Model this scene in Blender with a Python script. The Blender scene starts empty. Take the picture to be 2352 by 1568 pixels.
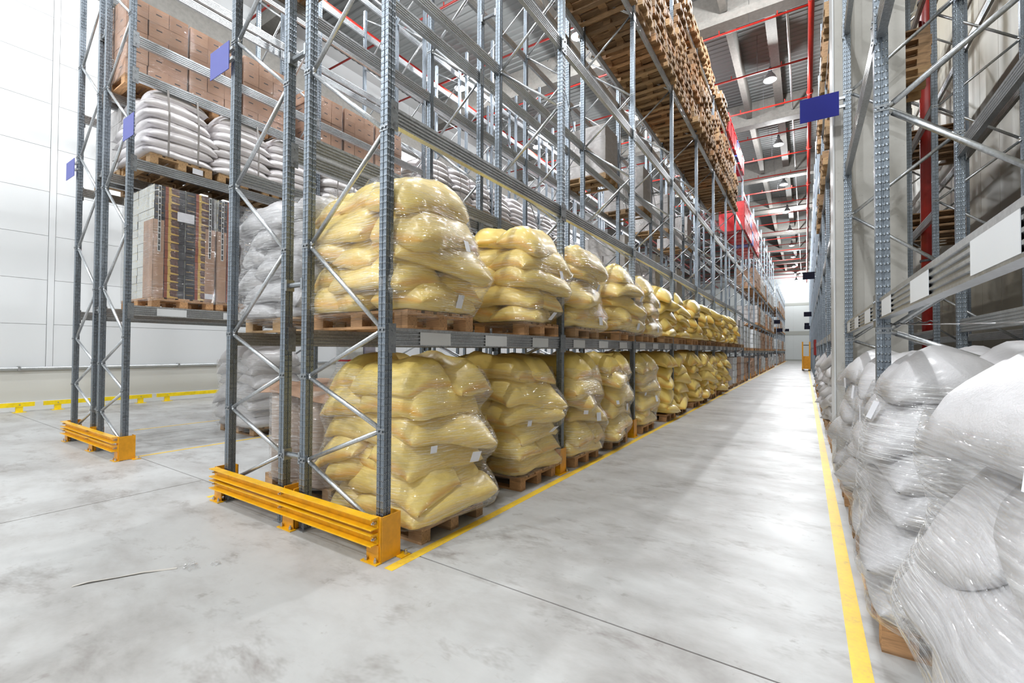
import bpy, math, random
import numpy as np
from mathutils import Matrix, Vector
random.seed(7)
SC = bpy.context.scene
COL = SC.collection

# ------------------------------------------------------------------ camera, world, exposure
F_PX, YAW, PITCH, ROLL, CAM_H = 1033.48, 0.57807411, 0.0178768756, 0.00571225956, 1.54
def make_camera():
    fw = Vector((-math.sin(YAW)*math.cos(PITCH), math.cos(YAW)*math.cos(PITCH), math.sin(PITCH)))
    rt = Vector((math.cos(YAW), math.sin(YAW), 0)); up = rt.cross(fw)
    r2 = rt*math.cos(ROLL)+up*math.sin(ROLL); u2 = up*math.cos(ROLL)-rt*math.sin(ROLL)
    cam = bpy.data.cameras.new('camera'); cam.sensor_width = 36; cam.lens = F_PX/2352*36
    cam.clip_start = 0.05; cam.clip_end = 300
    ob = bpy.data.objects.new('camera', cam); COL.objects.link(ob)
    m = Matrix.Identity(4)
    for i in range(3): m[i][0] = r2[i]; m[i][1] = u2[i]; m[i][2] = -fw[i]
    m[2][3] = CAM_H
    ob.matrix_world = m
    SC.camera = ob
make_camera()
W = bpy.data.worlds.new('world'); SC.world = W; W.use_nodes = True
W.node_tree.nodes['Background'].inputs[0].default_value = (0.93, 0.97, 1.0, 1)
W.node_tree.nodes['Background'].inputs[1].default_value = 0.68
SC.view_settings.view_transform = 'Standard'; SC.view_settings.look = 'None'
SC.view_settings.gamma = 1.0; SC.view_settings.use_curve_mapping = False
SC.view_settings.exposure = 0.50
LAMP_POWER = 330.0
SC.cycles.max_bounces = 5; SC.cycles.diffuse_bounces = 3; SC.cycles.glossy_bounces = 2; SC.cycles.transparent_max_bounces = 8; SC.cycles.debug_bvh_type = 'STATIC_BVH'
SC.cycles.caustics_reflective = False; SC.cycles.caustics_refractive = False

# ------------------------------------------------------------------ helpers
class MB:
    def __init__(s): s.v = []; s.f = []
    def box(s, x0, x1, y0, y1, z0, z1):
        n = len(s.v)
        s.v += [(x0,y0,z0),(x1,y0,z0),(x1,y1,z0),(x0,y1,z0),(x0,y0,z1),(x1,y0,z1),(x1,y1,z1),(x0,y1,z1)]
        s.f += [tuple(n+i for i in q) for q in ((3,2,1,0),(4,5,6,7),(0,1,5,4),(1,2,6,5),(2,3,7,6),(3,0,4,7))]
        return s
    def cbox(s, x, y, z, dx, dy, dz): return s.box(x-dx/2,x+dx/2,y-dy/2,y+dy/2,z,z+dz)
    def tube(s, p, q, r, n=8, r2=None):
        p = Vector(p); q = Vector(q); d = (q-p).normalized(); r2 = r if r2 is None else r2
        a = d.orthogonal().normalized(); b = d.cross(a); k = len(s.v)
        for c, rr in ((p,r),(q,r2)):
            for i in range(n):
                t = 2*math.pi*i/n; s.v.append(tuple(c+a*(rr*math.cos(t))+b*(rr*math.sin(t))))
        for i in range(n): j = (i+1)%n; s.f.append((k+i,k+j,k+n+j,k+n+i))
        s.f.append(tuple(k+i for i in reversed(range(n)))); s.f.append(tuple(k+n+i for i in range(n)))
        return s
    def prism(s, poly, axis, a, b):
        n = len(poly); k = len(s.v)
        for c in (a,b):
            for (u,w) in poly:
                s.v.append({'x':(c,u,w),'y':(u,c,w),'z':(u,w,c)}[axis])
        for i in range(n): j = (i+1)%n; s.f.append((k+i,k+j,k+n+j,k+n+i))
        s.f.append(tuple(k+i for i in reversed(range(n)))); s.f.append(tuple(k+n+i for i in range(n)))
        return s
    def lathe(s, prof, n=20, c=(0,0,0)):
        k = len(s.v); m = len(prof)
        for (r,z) in prof:
            for i in range(n):
                t = 2*math.pi*i/n; s.v.append((c[0]+r*math.cos(t), c[1]+r*math.sin(t), c[2]+z))
        for a in range(m-1):
            for i in range(n):
                j = (i+1)%n; s.f.append((k+a*n+i,k+a*n+j,k+(a+1)*n+j,k+(a+1)*n+i))
        return s
    def mesh(s, name, mat, smooth=False):
        me = bpy.data.meshes.new(name); me.from_pydata(s.v, [], s.f)
        if mat: me.materials.append(mat)
        import bmesh
        bm = bmesh.new(); bm.from_mesh(me); bmesh.ops.recalc_face_normals(bm, faces=bm.faces); bm.to_mesh(me); bm.free()
        if smooth: me.polygons.foreach_set('use_smooth', [True]*len(me.polygons))
        me.update(); return me
def obj(name, me, parent=None, loc=(0,0,0), rot=(0,0,0)):
    o = bpy.data.objects.new(name, me); COL.objects.link(o)
    o.location = loc; o.rotation_euler = rot
    if parent is not None: o.parent = parent
    return o
def tag(o, label, cat, group=None, kind=None):
    o['label'] = label; o['category'] = cat
    if group: o['group'] = group
    if kind: o['kind'] = kind
    return o
def thing(name, label, cat, loc=(0,0,0), rz=0.0, group=None):
    o = bpy.data.objects.new(name, None); COL.objects.link(o); o.empty_display_size = 0.1
    o.location = loc; o.rotation_euler = (0,0,rz)
    return tag(o, label, cat, group)
def struct(o, label=None):
    o['kind'] = 'structure'
    if label: o['label'] = label
    return o
_cache = {}
def cached(key, fn):
    if key not in _cache: _cache[key] = fn()
    return _cache[key]
ORD = ['first','second','third','fourth','fifth','sixth','seventh','eighth','ninth','tenth','eleventh','twelfth','thirteenth',
       'fourteenth','fifteenth','sixteenth','seventeenth','eighteenth','nineteenth','twentieth','twenty-first','twenty-second','twenty-third','twenty-fourth']

# ------------------------------------------------------------------ materials
def new_mat(name, base=(0.8,0.8,0.8), rough=0.5, metal=0.0, spec=0.5):
    m = bpy.data.materials.new(name); m.use_nodes = True
    b = m.node_tree.nodes['Principled BSDF']
    b.inputs['Base Color'].default_value = (*base,1); b.inputs['Roughness'].default_value = rough
    b.inputs['Metallic'].default_value = metal; b.inputs['Specular IOR Level'].default_value = spec
    return m
class NT:
    def __init__(s, m): s.m = m; s.t = m.node_tree; s.b = s.t.nodes.get('Principled BSDF')
    def n(s, typ, **kw):
        x = s.t.nodes.new(typ)
        for k, v in kw.items():
            if k.startswith('i_'):
                key = k[2:]; key = int(key) if key.isdigit() else key.replace('_',' ')
                x.inputs[key].default_value = v
            else: setattr(x, k, v)
        return x
    def l(s, a, b): s.t.links.new(a, b)
    def coord(s, which='Object'): return s.n('ShaderNodeTexCoord').outputs[which]
    def math(s, op, a, b=None, c=None):
        x = s.n('ShaderNodeMath', operation=op)
        for i, q in enumerate((a,b,c)):
            if q is None: continue
            if isinstance(q,(int,float)): x.inputs[i].default_value = q
            else: s.l(q, x.inputs[i])
        return x.outputs[0]
    def noise(s, scale, detail=3, rough=0.5, vec=None, dist=0.0):
        x = s.n('ShaderNodeTexNoise'); x.inputs['Scale'].default_value = scale; x.inputs['Detail'].default_value = detail
        x.inputs['Roughness'].default_value = rough; x.inputs['Distortion'].default_value = dist
        if vec is not None: s.l(vec, x.inputs['Vector'])
        return x.outputs['Fac']
    def mapping(s, vec, scale=(1,1,1), rot=(0,0,0)):
        x = s.n('ShaderNodeMapping'); x.inputs['Scale'].default_value = scale; x.inputs['Rotation'].default_value = rot
        s.l(vec, x.inputs['Vector']); return x.outputs[0]
    def ramp(s, fac, stops, interp='LINEAR'):
        x = s.n('ShaderNodeValToRGB'); x.color_ramp.interpolation = interp
        e = x.color_ramp.elements
        while len(e) < len(stops): e.new(0.5)
        for i, (p, c) in enumerate(stops):
            e[i].position = p; e[i].color = (*c,1) if len(c)==3 else c
        s.l(fac, x.inputs[0]); return x.outputs[0]
    def mix(s, fac, a, b, blend='MIX'):
        x = s.n('ShaderNodeMix', data_type='RGBA', blend_type=blend)
        for k, q in ((0,fac),(6,a),(7,b)):
            if isinstance(q,(int,float)): x.inputs[k].default_value = q
            elif isinstance(q,tuple): x.inputs[k].default_value = (*q,1)
            else: s.l(q, x.inputs[k])
        return x.outputs[2]
    def bump(s, h, strength=0.3, dist=0.01):
        x = s.n('ShaderNodeBump'); x.inputs['Strength'].default_value = strength; x.inputs['Distance'].default_value = dist
        s.l(h, x.inputs['Height']); s.l(x.outputs[0], s.b.inputs['Normal'])
    def base(s, c): s.l(c, s.b.inputs['Base Color'])
    def rough(s, c): s.l(c, s.b.inputs['Roughness'])
    def random(s): return s.n('ShaderNodeObjectInfo').outputs['Random']

def mat_galv(name, tint=(0.50,0.53,0.56), dimples=False, rough=0.38):
    m = new_mat(name, tint, rough, 0.85); t = NT(m); co = t.coord()
    sp = t.noise(60, 2, 0.5, co); big = t.noise(3, 3, 0.5, co)
    c = t.ramp(t.math('ADD', t.math('MULTIPLY', sp, 0.6), t.math('MULTIPLY', big, 0.4)),
               [(0.3, tuple(x*0.72 for x in tint)), (0.7, tuple(min(1,x*1.25) for x in tint))])
    if dimples:
        sep = t.n('ShaderNodeSeparateXYZ'); t.l(co, sep.inputs[0])
        nrm = t.n('ShaderNodeSeparateXYZ'); t.l(t.coord('Normal'), nrm.inputs[0])
        def cell(v, p): return t.math('MULTIPLY', t.math('SUBTRACT', t.math('FRACT', t.math('DIVIDE', v, p)), 0.5), p)
        a = cell(sep.outputs[2], 0.05); bx = cell(sep.outputs[0], 0.01875); by = cell(sep.outputs[1], 0.0175)
        isx = t.math('GREATER_THAN', t.math('ABSOLUTE', nrm.outputs[0]), 0.5)
        bb = t.math('ADD', t.math('MULTIPLY', isx, by), t.math('MULTIPLY', t.math('SUBTRACT', 1.0, isx), bx))
        d = t.math('SQRT', t.math('ADD', t.math('MULTIPLY', a, a), t.math('MULTIPLY', bb, bb)))
        ring = t.math('SUBTRACT', 1.0, t.math('MINIMUM', t.math('DIVIDE', t.math('ABSOLUTE', t.math('SUBTRACT', d, 0.0062)), 0.0028), 1.0))
        dot = t.math('LESS_THAN', d, 0.0036)
        c = t.mix(t.math('MULTIPLY', ring, 0.75), c, (0.07,0.08,0.09))
        c = t.mix(t.math('MULTIPLY', dot, 0.5), c, (0.75,0.79,0.82))
        t.bump(t.math('SUBTRACT', 0.012, t.math('MINIMUM', d, 0.012)), 0.5, 0.5)
    t.base(c); t.rough(t.ramp(sp, [(0.3,(0.28,)*3),(0.7,(rough+0.1,)*3)]))
    return m
M = {}
M['upright'] = mat_galv('galvanised_upright', (0.235,0.27,0.31), True, 0.45)
M['galv'] = mat_galv('galvanised_beam', (0.53,0.55,0.57), False, 0.34)
M['tube'] = mat_galv('galvanised_tube', (0.55,0.57,0.59), False, 0.30)
M['bolt'] = new_mat('bolt_steel', (0.6,0.6,0.62), 0.3, 0.9)
M['clamp'] = mat_galv('clamp_steel', (0.32,0.34,0.36), False, 0.4)
M['label'] = new_mat('blank_label', (0.74,0.76,0.78), 0.4)
M['paper'] = new_mat('white_paper', (0.83,0.84,0.90), 0.5)
def mat_paint(name, c, rough=0.35, var=0.08):
    m = new_mat(name, c, rough); t = NT(m); n = t.noise(9, 4, 0.6, t.coord())
    t.base(t.ramp(n, [(0.3, tuple(max(0,x*(1-var*2)) for x in c)), (0.65, tuple(min(1,x*(1+var)) for x in c))])); return m
M['yellow'] = mat_paint('yellow_steel_paint', (0.93,0.50,0.008), 0.32)
M['orange'] = mat_paint('orange_steel_paint', (0.86,0.38,0.012), 0.35)
M['railyellow'] = mat_paint('wall_rail_yellow', (0.90,0.66,0.01), 0.35)
M['red'] = mat_paint('red_pipe_paint', (0.30,0.014,0.009), 0.42)
M['bluesign'] = new_mat('blue_sign', (0.014,0.018,0.20), 0.6, 0, 0.2)
M['bluesign_hazed'] = new_mat('hazed_blue_sign', (0.095,0.11,0.40), 0.5)  # same sign blue with haze put into its colour
M['darksign'] = new_mat('dark_navy_sign', (0.008,0.009,0.022), 0.7, 0, 0.15)
M['dark'] = new_mat('dark_metal', (0.05,0.05,0.055), 0.45)
def mat_line():
    m = new_mat('floor_line_yellow', (0.88,0.56,0.03), 0.45); t = NT(m); co = t.coord()
    n = t.noise(5, 5, 0.65, co); n2 = t.noise(40, 3, 0.6, co)
    t.base(t.ramp(t.math('ADD', t.math('MULTIPLY', n, 0.7), t.math('MULTIPLY', n2, 0.3)), [(0.3,(0.55,0.38,0.10)),(0.45,(0.83,0.54,0.05)),(0.7,(0.93,0.64,0.03))])); return m
M['line'] = mat_line()
def mat_floor():
    m = new_mat('polished_concrete', (0.6,0.6,0.59), 0.35, 0, 0.4); t = NT(m); co = t.n('ShaderNodeNewGeometry').outputs['Position']
    st = t.mapping(co, (0.55,0.9,1), (0,0,0.5))
    a = t.noise(0.9, 5, 0.62, st, 0.15); b = t.noise(3.1, 5, 0.7, st, 0.2); fine = t.noise(42, 4, 0.6, co)
    v = t.math('ADD', t.math('MULTIPLY', a, 0.62), t.math('MULTIPLY', b, 0.38))
    c = t.ramp(v, [(0.32,(0.235,0.22,0.205)),(0.43,(0.385,0.375,0.365)),(0.54,(0.48,0.48,0.475)),(0.70,(0.545,0.55,0.545))])
    blot = t.noise(1.5, 5, 0.75, t.mapping(co, (0.8,1.6,1), (0,0,-0.35)), 0.2)
    c = t.mix(t.ramp(blot, [(0.54,(0,0,0)),(0.70,(0.8,)*3)]), c, (0.22,0.195,0.18))
    sp = t.noise(5.5, 4, 0.7, co, 0.1)
    c = t.mix(t.ramp(sp, [(0.63,(0,0,0)),(0.72,(0.5,)*3)]), c, (0.20,0.17,0.155))
    # fine drag scratches
    sc = t.noise(6, 2, 0.5, t.mapping(co, (14,0.6,1), (0,0,0.9)), 0.2)
    c = t.mix(t.ramp(sc, [(0.68,(0,0,0)),(0.73,(0.4,)*3)]), c, (0.45,0.43,0.41))
    c = t.mix(t.math('MULTIPLY', fine, 0.10), c, (0.5,0.5,0.5))
    t.base(c); t.rough(t.ramp(a, [(0.3,(0.52,)*3),(0.7,(0.36,)*3)]))
    t.bump(fine, 0.05, 0.004); return m
M['floor'] = mat_floor()
M['joint'] = new_mat('floor_joint', (0.10,0.06,0.045), 0.8)
M['wallpanel'] = new_mat('white_sandwich_panel', (0.70,0.715,0.725), 0.42)
M['seam'] = new_mat('panel_seam', (0.42,0.42,0.42), 0.6)
M['skirt'] = new_mat('wall_plinth', (0.62,0.615,0.58), 0.6)
M['oliv'] = new_mat('olive_wall_panel', (0.25,0.225,0.17), 0.5)
M['farwall'] = new_mat('far_wall_panel', (0.60,0.63,0.63), 0.45)
M['fargrey'] = new_mat('far_wall_rail', (0.40,0.41,0.38), 0.6)
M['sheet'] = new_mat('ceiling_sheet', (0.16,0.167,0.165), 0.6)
def mat_conc():
    m = new_mat('precast_concrete', (0.55,0.53,0.50), 0.7); t = NT(m); co = t.coord()
    n = t.noise(1.3, 5, 0.6, co); v = t.noise(18, 3, 0.6, co)
    c = t.ramp(n, [(0.3,(0.44,0.425,0.39)),(0.7,(0.62,0.605,0.57))])
    c = t.mix(t.ramp(v, [(0.64,(0,0,0)),(0.70,(0.35,)*3)]), c, (0.30,0.28,0.26)); t.base(c); t.bump(v, 0.15, 0.01); return m
M['conc'] = mat_conc()
M['girder'] = mat_paint('roof_girder_concrete', (0.175,0.167,0.152), 0.75)
def mat_wood(name, tint, dark=0.6):
    m = new_mat(name, tint, 0.7); t = NT(m); co = t.coord(); r = t.random()
    g = t.noise(7, 5, 0.65, t.mapping(co, (1,9,9)), 0.6)
    c = t.ramp(g, [(0.28, tuple(x*dark*0.7 for x in tint)), (0.5, tint), (0.75, tuple(min(1,x*1.25) for x in tint))])
    k = t.math('ADD', 0.62, t.math('MULTIPLY', r, 0.65))
    cc = t.n('ShaderNodeCombineColor')
    for i in range(3): t.l(k, cc.inputs[i])
    t.base(t.mix(1.0, c, cc.outputs[0], 'MULTIPLY')); t.bump(g, 0.2, 0.004); return m
M['wood'] = mat_wood('pallet_wood_warm', (0.52,0.29,0.14))
M['woodold'] = mat_wood('pallet_wood_weathered', (0.42,0.26,0.14))
M['woodpale'] = mat_wood('pallet_wood_pale', (0.50,0.32,0.165))
def mat_sack(name, base, seam, rough=0.42, weave=0.25, crumple=0.35):
    m = new_mat(name, base, rough, 0, 0.5); t = NT(m); co = t.coord(); r = t.random()
    att = t.n('ShaderNodeAttribute', attribute_name='seam').outputs['Fac']
    n = t.noise(5, 4, 0.6, co); k = t.math('ADD', t.math('MULTIPLY', n, 0.6), t.math('MULTIPLY', r, 0.4))
    c = t.ramp(k, [(0.25, tuple(x*0.86 for x in base)), (0.7, tuple(min(1,x*1.06) for x in base))])
    c = t.mix(t.math('MULTIPLY', att, 0.8), c, seam); t.base(c)
    w = t.noise(120, 3, 0.6, co); cr = t.noise(16, 4, 0.62, co, 0.8)
    t.bump(t.math('ADD', t.math('MULTIPLY', w, weave*0.28), t.math('MULTIPLY', cr, crumple)), 0.5, 0.022)
    t.b.inputs['Subsurface Weight'].default_value = 0.0
    t.b.inputs['Coat Weight'].default_value = 0.35; t.b.inputs['Coat Roughness'].default_value = 0.22
    return m
M['sacky'] = mat_sack('yellow_woven_sack', (0.97,0.72,0.205), (0.88,0.43,0.04))
M['sackw'] = mat_sack('white_woven_sack', (0.61,0.60,0.615), (0.54,0.52,0.51), 0.5, 0.5, 0.35)
M['bagw'] = mat_sack('glossy_white_bag', (0.88,0.85,0.87), (0.74,0.70,0.71), 0.3, 0.1, 0.3)
def mat_film(name, tint=(1,1,1), amt=0.14, streak=(1.0,1.0,14)):
    m = bpy.data.materials.new(name); m.use_nodes = True; nt = m.node_tree; nt.nodes.clear(); t = NT(m)
    out = t.n('ShaderNodeOutputMaterial'); tr = t.n('ShaderNodeBsdfTransparent'); gl = t.n('ShaderNodeBsdfGlossy'); df = t.n('ShaderNodeBsdfDiffuse')
    tr.inputs[0].default_value = (*tint,1); gl.inputs['Roughness'].default_value = 0.10; gl.inputs['Color'].default_value = (1,1,1,1)
    df.inputs[0].default_value = (0.9,0.9,0.92,1)
    co = t.coord(); sv = t.mapping(co, streak, (0.12,0.08,0.3))
    st = t.noise(5, 1, 0.6, sv); cr = t.noise(14, 0, 0.5, co)
    thin = t.noise(9, 0, 0.5, t.mapping(co, (0.8,0.8,30), (0.35,-0.25,0.2)))
    patch = t.noise(2.6, 0, 0.5, co)
    glint_lines = t.math('MULTIPLY', t.ramp(thin, [(0.56,(0,0,0)),(0.66,(1,1,1))]), t.ramp(patch, [(0.42,(0,0,0)),(0.62,(1,1,1))]))  # white streaks painted into the film for its specular glints
    bp = t.n('ShaderNodeBump'); bp.inputs['Strength'].default_value = 0.9; bp.inputs['Distance'].default_value = 0.025
    t.l(t.math('ADD', st, t.math('MULTIPLY', cr, 0.7)), bp.inputs['Height'])
    t.l(bp.outputs[0], gl.inputs['Normal'])
    fr = t.n('ShaderNodeFresnel'); fr.inputs[0].default_value = 1.45; t.l(bp.outputs[0], fr.inputs['Normal'])
    haze_glints = t.math('ADD', t.ramp(st, [(0.45,(0.02,)*3),(0.72,(amt,)*3)]), t.math('MULTIPLY', glint_lines, amt*1.6))
    m1 = t.n('ShaderNodeMixShader'); t.l(haze_glints, m1.inputs[0]); t.l(tr.outputs[0], m1.inputs[1]); t.l(df.outputs[0], m1.inputs[2])
    m2 = t.n('ShaderNodeMixShader'); t.l(t.math('ADD', t.math('MINIMUM', fr.outputs[0], 0.18), t.math('MULTIPLY', glint_lines, 0.16)), m2.inputs[0]); t.l(m1.outputs[0], m2.inputs[1]); t.l(gl.outputs[0], m2.inputs[2])
    t.l(m2.outputs[0], out.inputs[0]); return m
M['film'] = mat_film('stretch_film')
M['filmc'] = mat_film('stretch_film_clear', (1,1,1), 0.06)
M['filmh'] = mat_film('stretch_film_hazy', (1,1,1), 0.28)
def mat_carton():
    m = new_mat('brown_carton', (0.47,0.27,0.175), 0.55); t = NT(m); g = t.n('ShaderNodeSeparateXYZ'); t.l(t.coord('Generated'), g.inputs[0])
    def near(v, c, w): return t.math('LESS_THAN', t.math('ABSOLUTE', t.math('SUBTRACT', v, c)), w)
    n = t.noise(6, 3, 0.5, t.coord()); r = t.random()
    c = t.ramp(t.math('ADD', t.math('MULTIPLY', n, 0.4), t.math('MULTIPLY', r, 0.6)), [(0.1,(0.42,0.235,0.15)),(0.9,(0.56,0.335,0.225))])
    dash = t.math('MULTIPLY', near(g.outputs[2], 0.60, 0.04), t.math('ADD', near(g.outputs[1], 0.5, 0.15), near(g.outputs[0], 0.5, 0.12)))
    tape = near(g.outputs[1], 0.5, 0.0)
    t.base(t.mix(t.math('MINIMUM', dash, 1.0), c, (0.05,0.045,0.05))); return m
M['carton'] = mat_carton()
M['greybox'] = mat_paint('pale_grey_carton', (0.60,0.57,0.56), 0.5)
M['whitebox'] = mat_paint('white_carton', (0.75,0.78,0.80), 0.45)
M['kraft'] = mat_paint('kraft_board', (0.46,0.285,0.19), 0.6, 0.05)
M['rollpaper'] = mat_paint('brown_paper_roll', (0.50,0.385,0.31), 0.4, 0.05)
def mat_case():
    m = new_mat('printed_display_case', (0.05,0.05,0.06), 0.4); t = NT(m); g = t.n('ShaderNodeSeparateXYZ'); t.l(t.coord('Generated'), g.inputs[0])
    y, z, x = g.outputs[1], g.outputs[2], g.outputs[0]
    c = t.ramp(y, [(0.0,(0.035,0.036,0.045)),(0.34,(0.30,0.085,0.05)),(0.46,(0.10,0.05,0.04)),(0.78,(0.035,0.036,0.045))], 'CONSTANT')
    # golden print with a ragged pointed edge under the picture
    yy = t.math('DIVIDE', t.math('SUBTRACT', y, 0.46), 0.34)
    band = t.math('MULTIPLY', t.math('GREATER_THAN', y, 0.45), t.math('LESS_THAN', yy, 1.02))
    low = t.math('MULTIPLY', band, t.math('LESS_THAN', z, t.math('SUBTRACT', 0.30, t.math('MULTIPLY', yy, 0.20))))
    nz = t.noise(38, 3, 0.6, t.coord())
    low = t.math('MAXIMUM', low, t.math('MULTIPLY', band, t.math('LESS_THAN', yy, t.math('MULTIPLY', nz, 0.45))))
    pic = t.mix(t.math('MULTIPLY', band, t.math('GREATER_THAN', nz, 0.52)), c, (0.16,0.09,0.075))
    c = t.mix(low, pic, (0.66,0.45,0.13))
    txt = t.math('MULTIPLY', t.math('LESS_THAN', t.math('ABSOLUTE', t.math('SUBTRACT', z, 0.55)), 0.05), t.math('LESS_THAN', t.math('ABSOLUTE', t.math('SUBTRACT', y, 0.17)), 0.12))
    c = t.mix(t.math('MULTIPLY', txt, 0.55), c, (0.55,0.36,0.10))
    side = t.math('GREATER_THAN', t.math('ABSOLUTE', t.math('SUBTRACT', y, 0.5)), 0.4995)
    c = t.mix(side, c, t.mix(t.math('GREATER_THAN', nz, 0.60), (0.70,0.71,0.68), (0.72,0.62,0.34)))
    t.base(c); return m
M['case'] = mat_case()
M['strap'] = new_mat('grey_strap', (0.30,0.28,0.27), 0.4)
M['blackstrap'] = new_mat('perforated_edge_strip', (0.03,0.03,0.03), 0.4)
M['bin_red'] = mat_paint('red_plastic_bin', (0.62,0.02,0.025), 0.4)
M['bin_blue'] = mat_paint('blue_plastic_bin', (0.10,0.13,0.50), 0.4)
def mat_emit(name, c, s):
    m = new_mat(name, c, 0.4); b = m.node_tree.nodes['Principled BSDF']
    b.inputs['Emission Color'].default_value = (*c,1); b.inputs['Emission Strength'].default_value = s; return m
M['lampglass'] = mat_emit('lamp_glass', (0.95,0.98,1.0), 30.0)
M['reflector'] = new_mat('lamp_reflector', (0.30,0.31,0.32), 0.35, 0.7)

# ------------------------------------------------------------------ structure
X_L, X_R, Y_B, Y_F, Z_C = -16.0, 3.3, 84.0, -14.0, 13.75
def build_floor():
    fl = obj('floor', MB().box(X_L-0.2, X_R+0.2, Y_F, Y_B+0.2, -0.3, -0.006).mesh('floor', M['joint']))
    struct(fl, 'pale polished concrete warehouse floor with stains and saw cut joints')
    g = 0.0055
    ys = [Y_F, 2.455]+[2.455+10.2*i for i in range(1,8)]+[Y_B]
    for j in range(len(ys)-1):
        xs = [X_L, -5.885, X_R] if j == 0 else [X_L, -9.92, -3.4, X_R]
        for i in range(len(xs)-1):
            b = MB().box(xs[i]+g, xs[i+1]-g, ys[j]+g, ys[j+1]-g, -0.2, 0.0)
            obj('slab', b.mesh('slab', M['floor']), fl)
build_floor()
def marking(x0,x1,y0,y1,label,w=None):
    struct(obj('floor_marking', MB().box(x0,x1,y0,y1,0.0,0.0015).mesh('floor_marking', M['line'])), label)
marking(-2.488,-2.408,2.185,83,'yellow painted line along the foot of the yellow sack racks')
marking(0.178,0.262,-4,83,'yellow painted line along the foot of the white sack racks')
marking(-7.93,-7.87,2.30,60,'thin yellow line beside the cartons rack')
marking(-10.5,-10.44,3.2,60,'thin yellow line behind the cartons rack')
marking(-5.2,-5.14,2.2,60,'thin yellow line along the back of the sack racks')

def build_wall_left():
    w = struct(obj('wall_left', MB().box(X_L-0.3, X_L-0.03, Y_F, Y_B, 0, Z_C+0.6).mesh('wall_left', M['seam'])), 'white wall of horizontal sandwich panels')
    ys = [-14,-8.9,-2.87,3.075,3.20]+[3.20+6.05*i for i in range(1,14)]
    ys = [y for y in ys if y < Y_B]+[Y_B]
    zs = [0.86, 0.98]+[2.105+1.118*i for i in range(0,11)]
    for j in range(len(ys)-1):
        wide = ys[j+1]-ys[j]
        if wide < 0.3:
            obj('joint_cover', MB().box(X_L-0.03, X_L+0.012, ys[j]+0.004, ys[j+1]-0.004, 0.86, Z_C+0.5).mesh('joint_cover', M['wallpanel']), w); continue
        me = {}
        for i in range(len(zs)-1):
            if i == 0: continue
            h = zs[i+1]-zs[i]; z0 = zs[i]
            key = ('lp', round(wide,3), round(h,3))
            me = cached(key, lambda: MB().box(-0.03, 0.0, 0.005, wide-0.005, 0.004, h-0.004).mesh('panel', M['wallpanel']))
            obj('panel', me, w, (X_L, ys[j], z0))
    obj('plinth', MB().box(X_L-0.03, X_L+0.045, Y_F, Y_B, 0.20, 0.97).mesh('plinth', M['skirt']), w)
    obj('plinth_cap', MB().box(X_L-0.03, X_L+0.06, Y_F, Y_B, 0.97, 1.0).mesh('plinth_cap', M['wallpanel']), w)
    obj('kerb', MB().box(X_L-0.03, X_L+0.16, Y_F, Y_B, 0, 0.20).mesh('kerb', M['wallpanel']), w)
build_wall_left()
struct(obj('edge_beam', MB().box(X_L,X_L+0.18,Y_F,Y_B,10.95,12.57).mesh('edge_beam', M['girder'])), 'grey concrete edge beam along the top of the white wall')
def build_wall_right():
    w = struct(obj('wall_right', MB().box(X_R+0.03, X_R+0.3, Y_F, Y_B, 0, Z_C+0.6).mesh('wall_right', M['seam'])), 'dull olive panel wall behind the white sack racks')
    me = MB().box(0, 0.03, 0.006, 1.164, 0, Z_C+0.6).mesh('panel', M['oliv'])
    y = Y_F
    while y < Y_B-1.0:
        obj('panel', me, w, (X_R, y, 0)); y += 1.17
build_wall_right()
def build_wall_far():
    w = struct(obj('wall_back', MB().box(X_L, X_R, Y_B+0.03, Y_B+0.3, 0, Z_C+0.6).mesh('wall_back', M['seam'])), 'pale far end wall with two grey rails')
    for z0, z1 in ((0.25,4.1),(4.7,8.75),(9.15,14.3)):
        x = X_L
        while x < X_R-0.1:
            x1 = min(x+4.8, X_R); obj('panel', MB().box(x+0.005,x1-0.005,Y_B,Y_B+0.03,z0,z1).mesh('panel', M['farwall']), w); x = x1
    for z0, z1 in ((0,0.25),(4.1,4.7),(8.75,9.15)):
        obj('rail', MB().box(X_L,X_R,Y_B-0.05,Y_B+0.03,z0,z1).mesh('rail', M['fargrey']), w)
build_wall_far()
def build_ceiling():
    b = MB(); y = Y_F; p = 0.28; prof = []
    while y < Y_B:
        prof += [(y,0),(y+0.10,0),(y+0.13,0.03),(y+0.25,0.03)]; y += p
    n = len(prof)
    for (yy,zz) in prof: b.v += [(X_L,yy,Z_C+zz),(X_R,yy,Z_C+zz)]
    for i in range(n-1): b.f.append((2*i,2*i+1,2*i+3,2*i+2))
    k = len(b.v); b.v += [(X_L,Y_F,Z_C+0.3),(X_R,Y_F,Z_C+0.3),(X_R,Y_B,Z_C+0.3),(X_L,Y_B,Z_C+0.3)]; b.f.append((k,k+1,k+2,k+3))
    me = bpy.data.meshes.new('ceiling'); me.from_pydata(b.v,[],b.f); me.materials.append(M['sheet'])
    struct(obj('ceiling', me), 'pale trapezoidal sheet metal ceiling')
build_ceiling()
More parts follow.
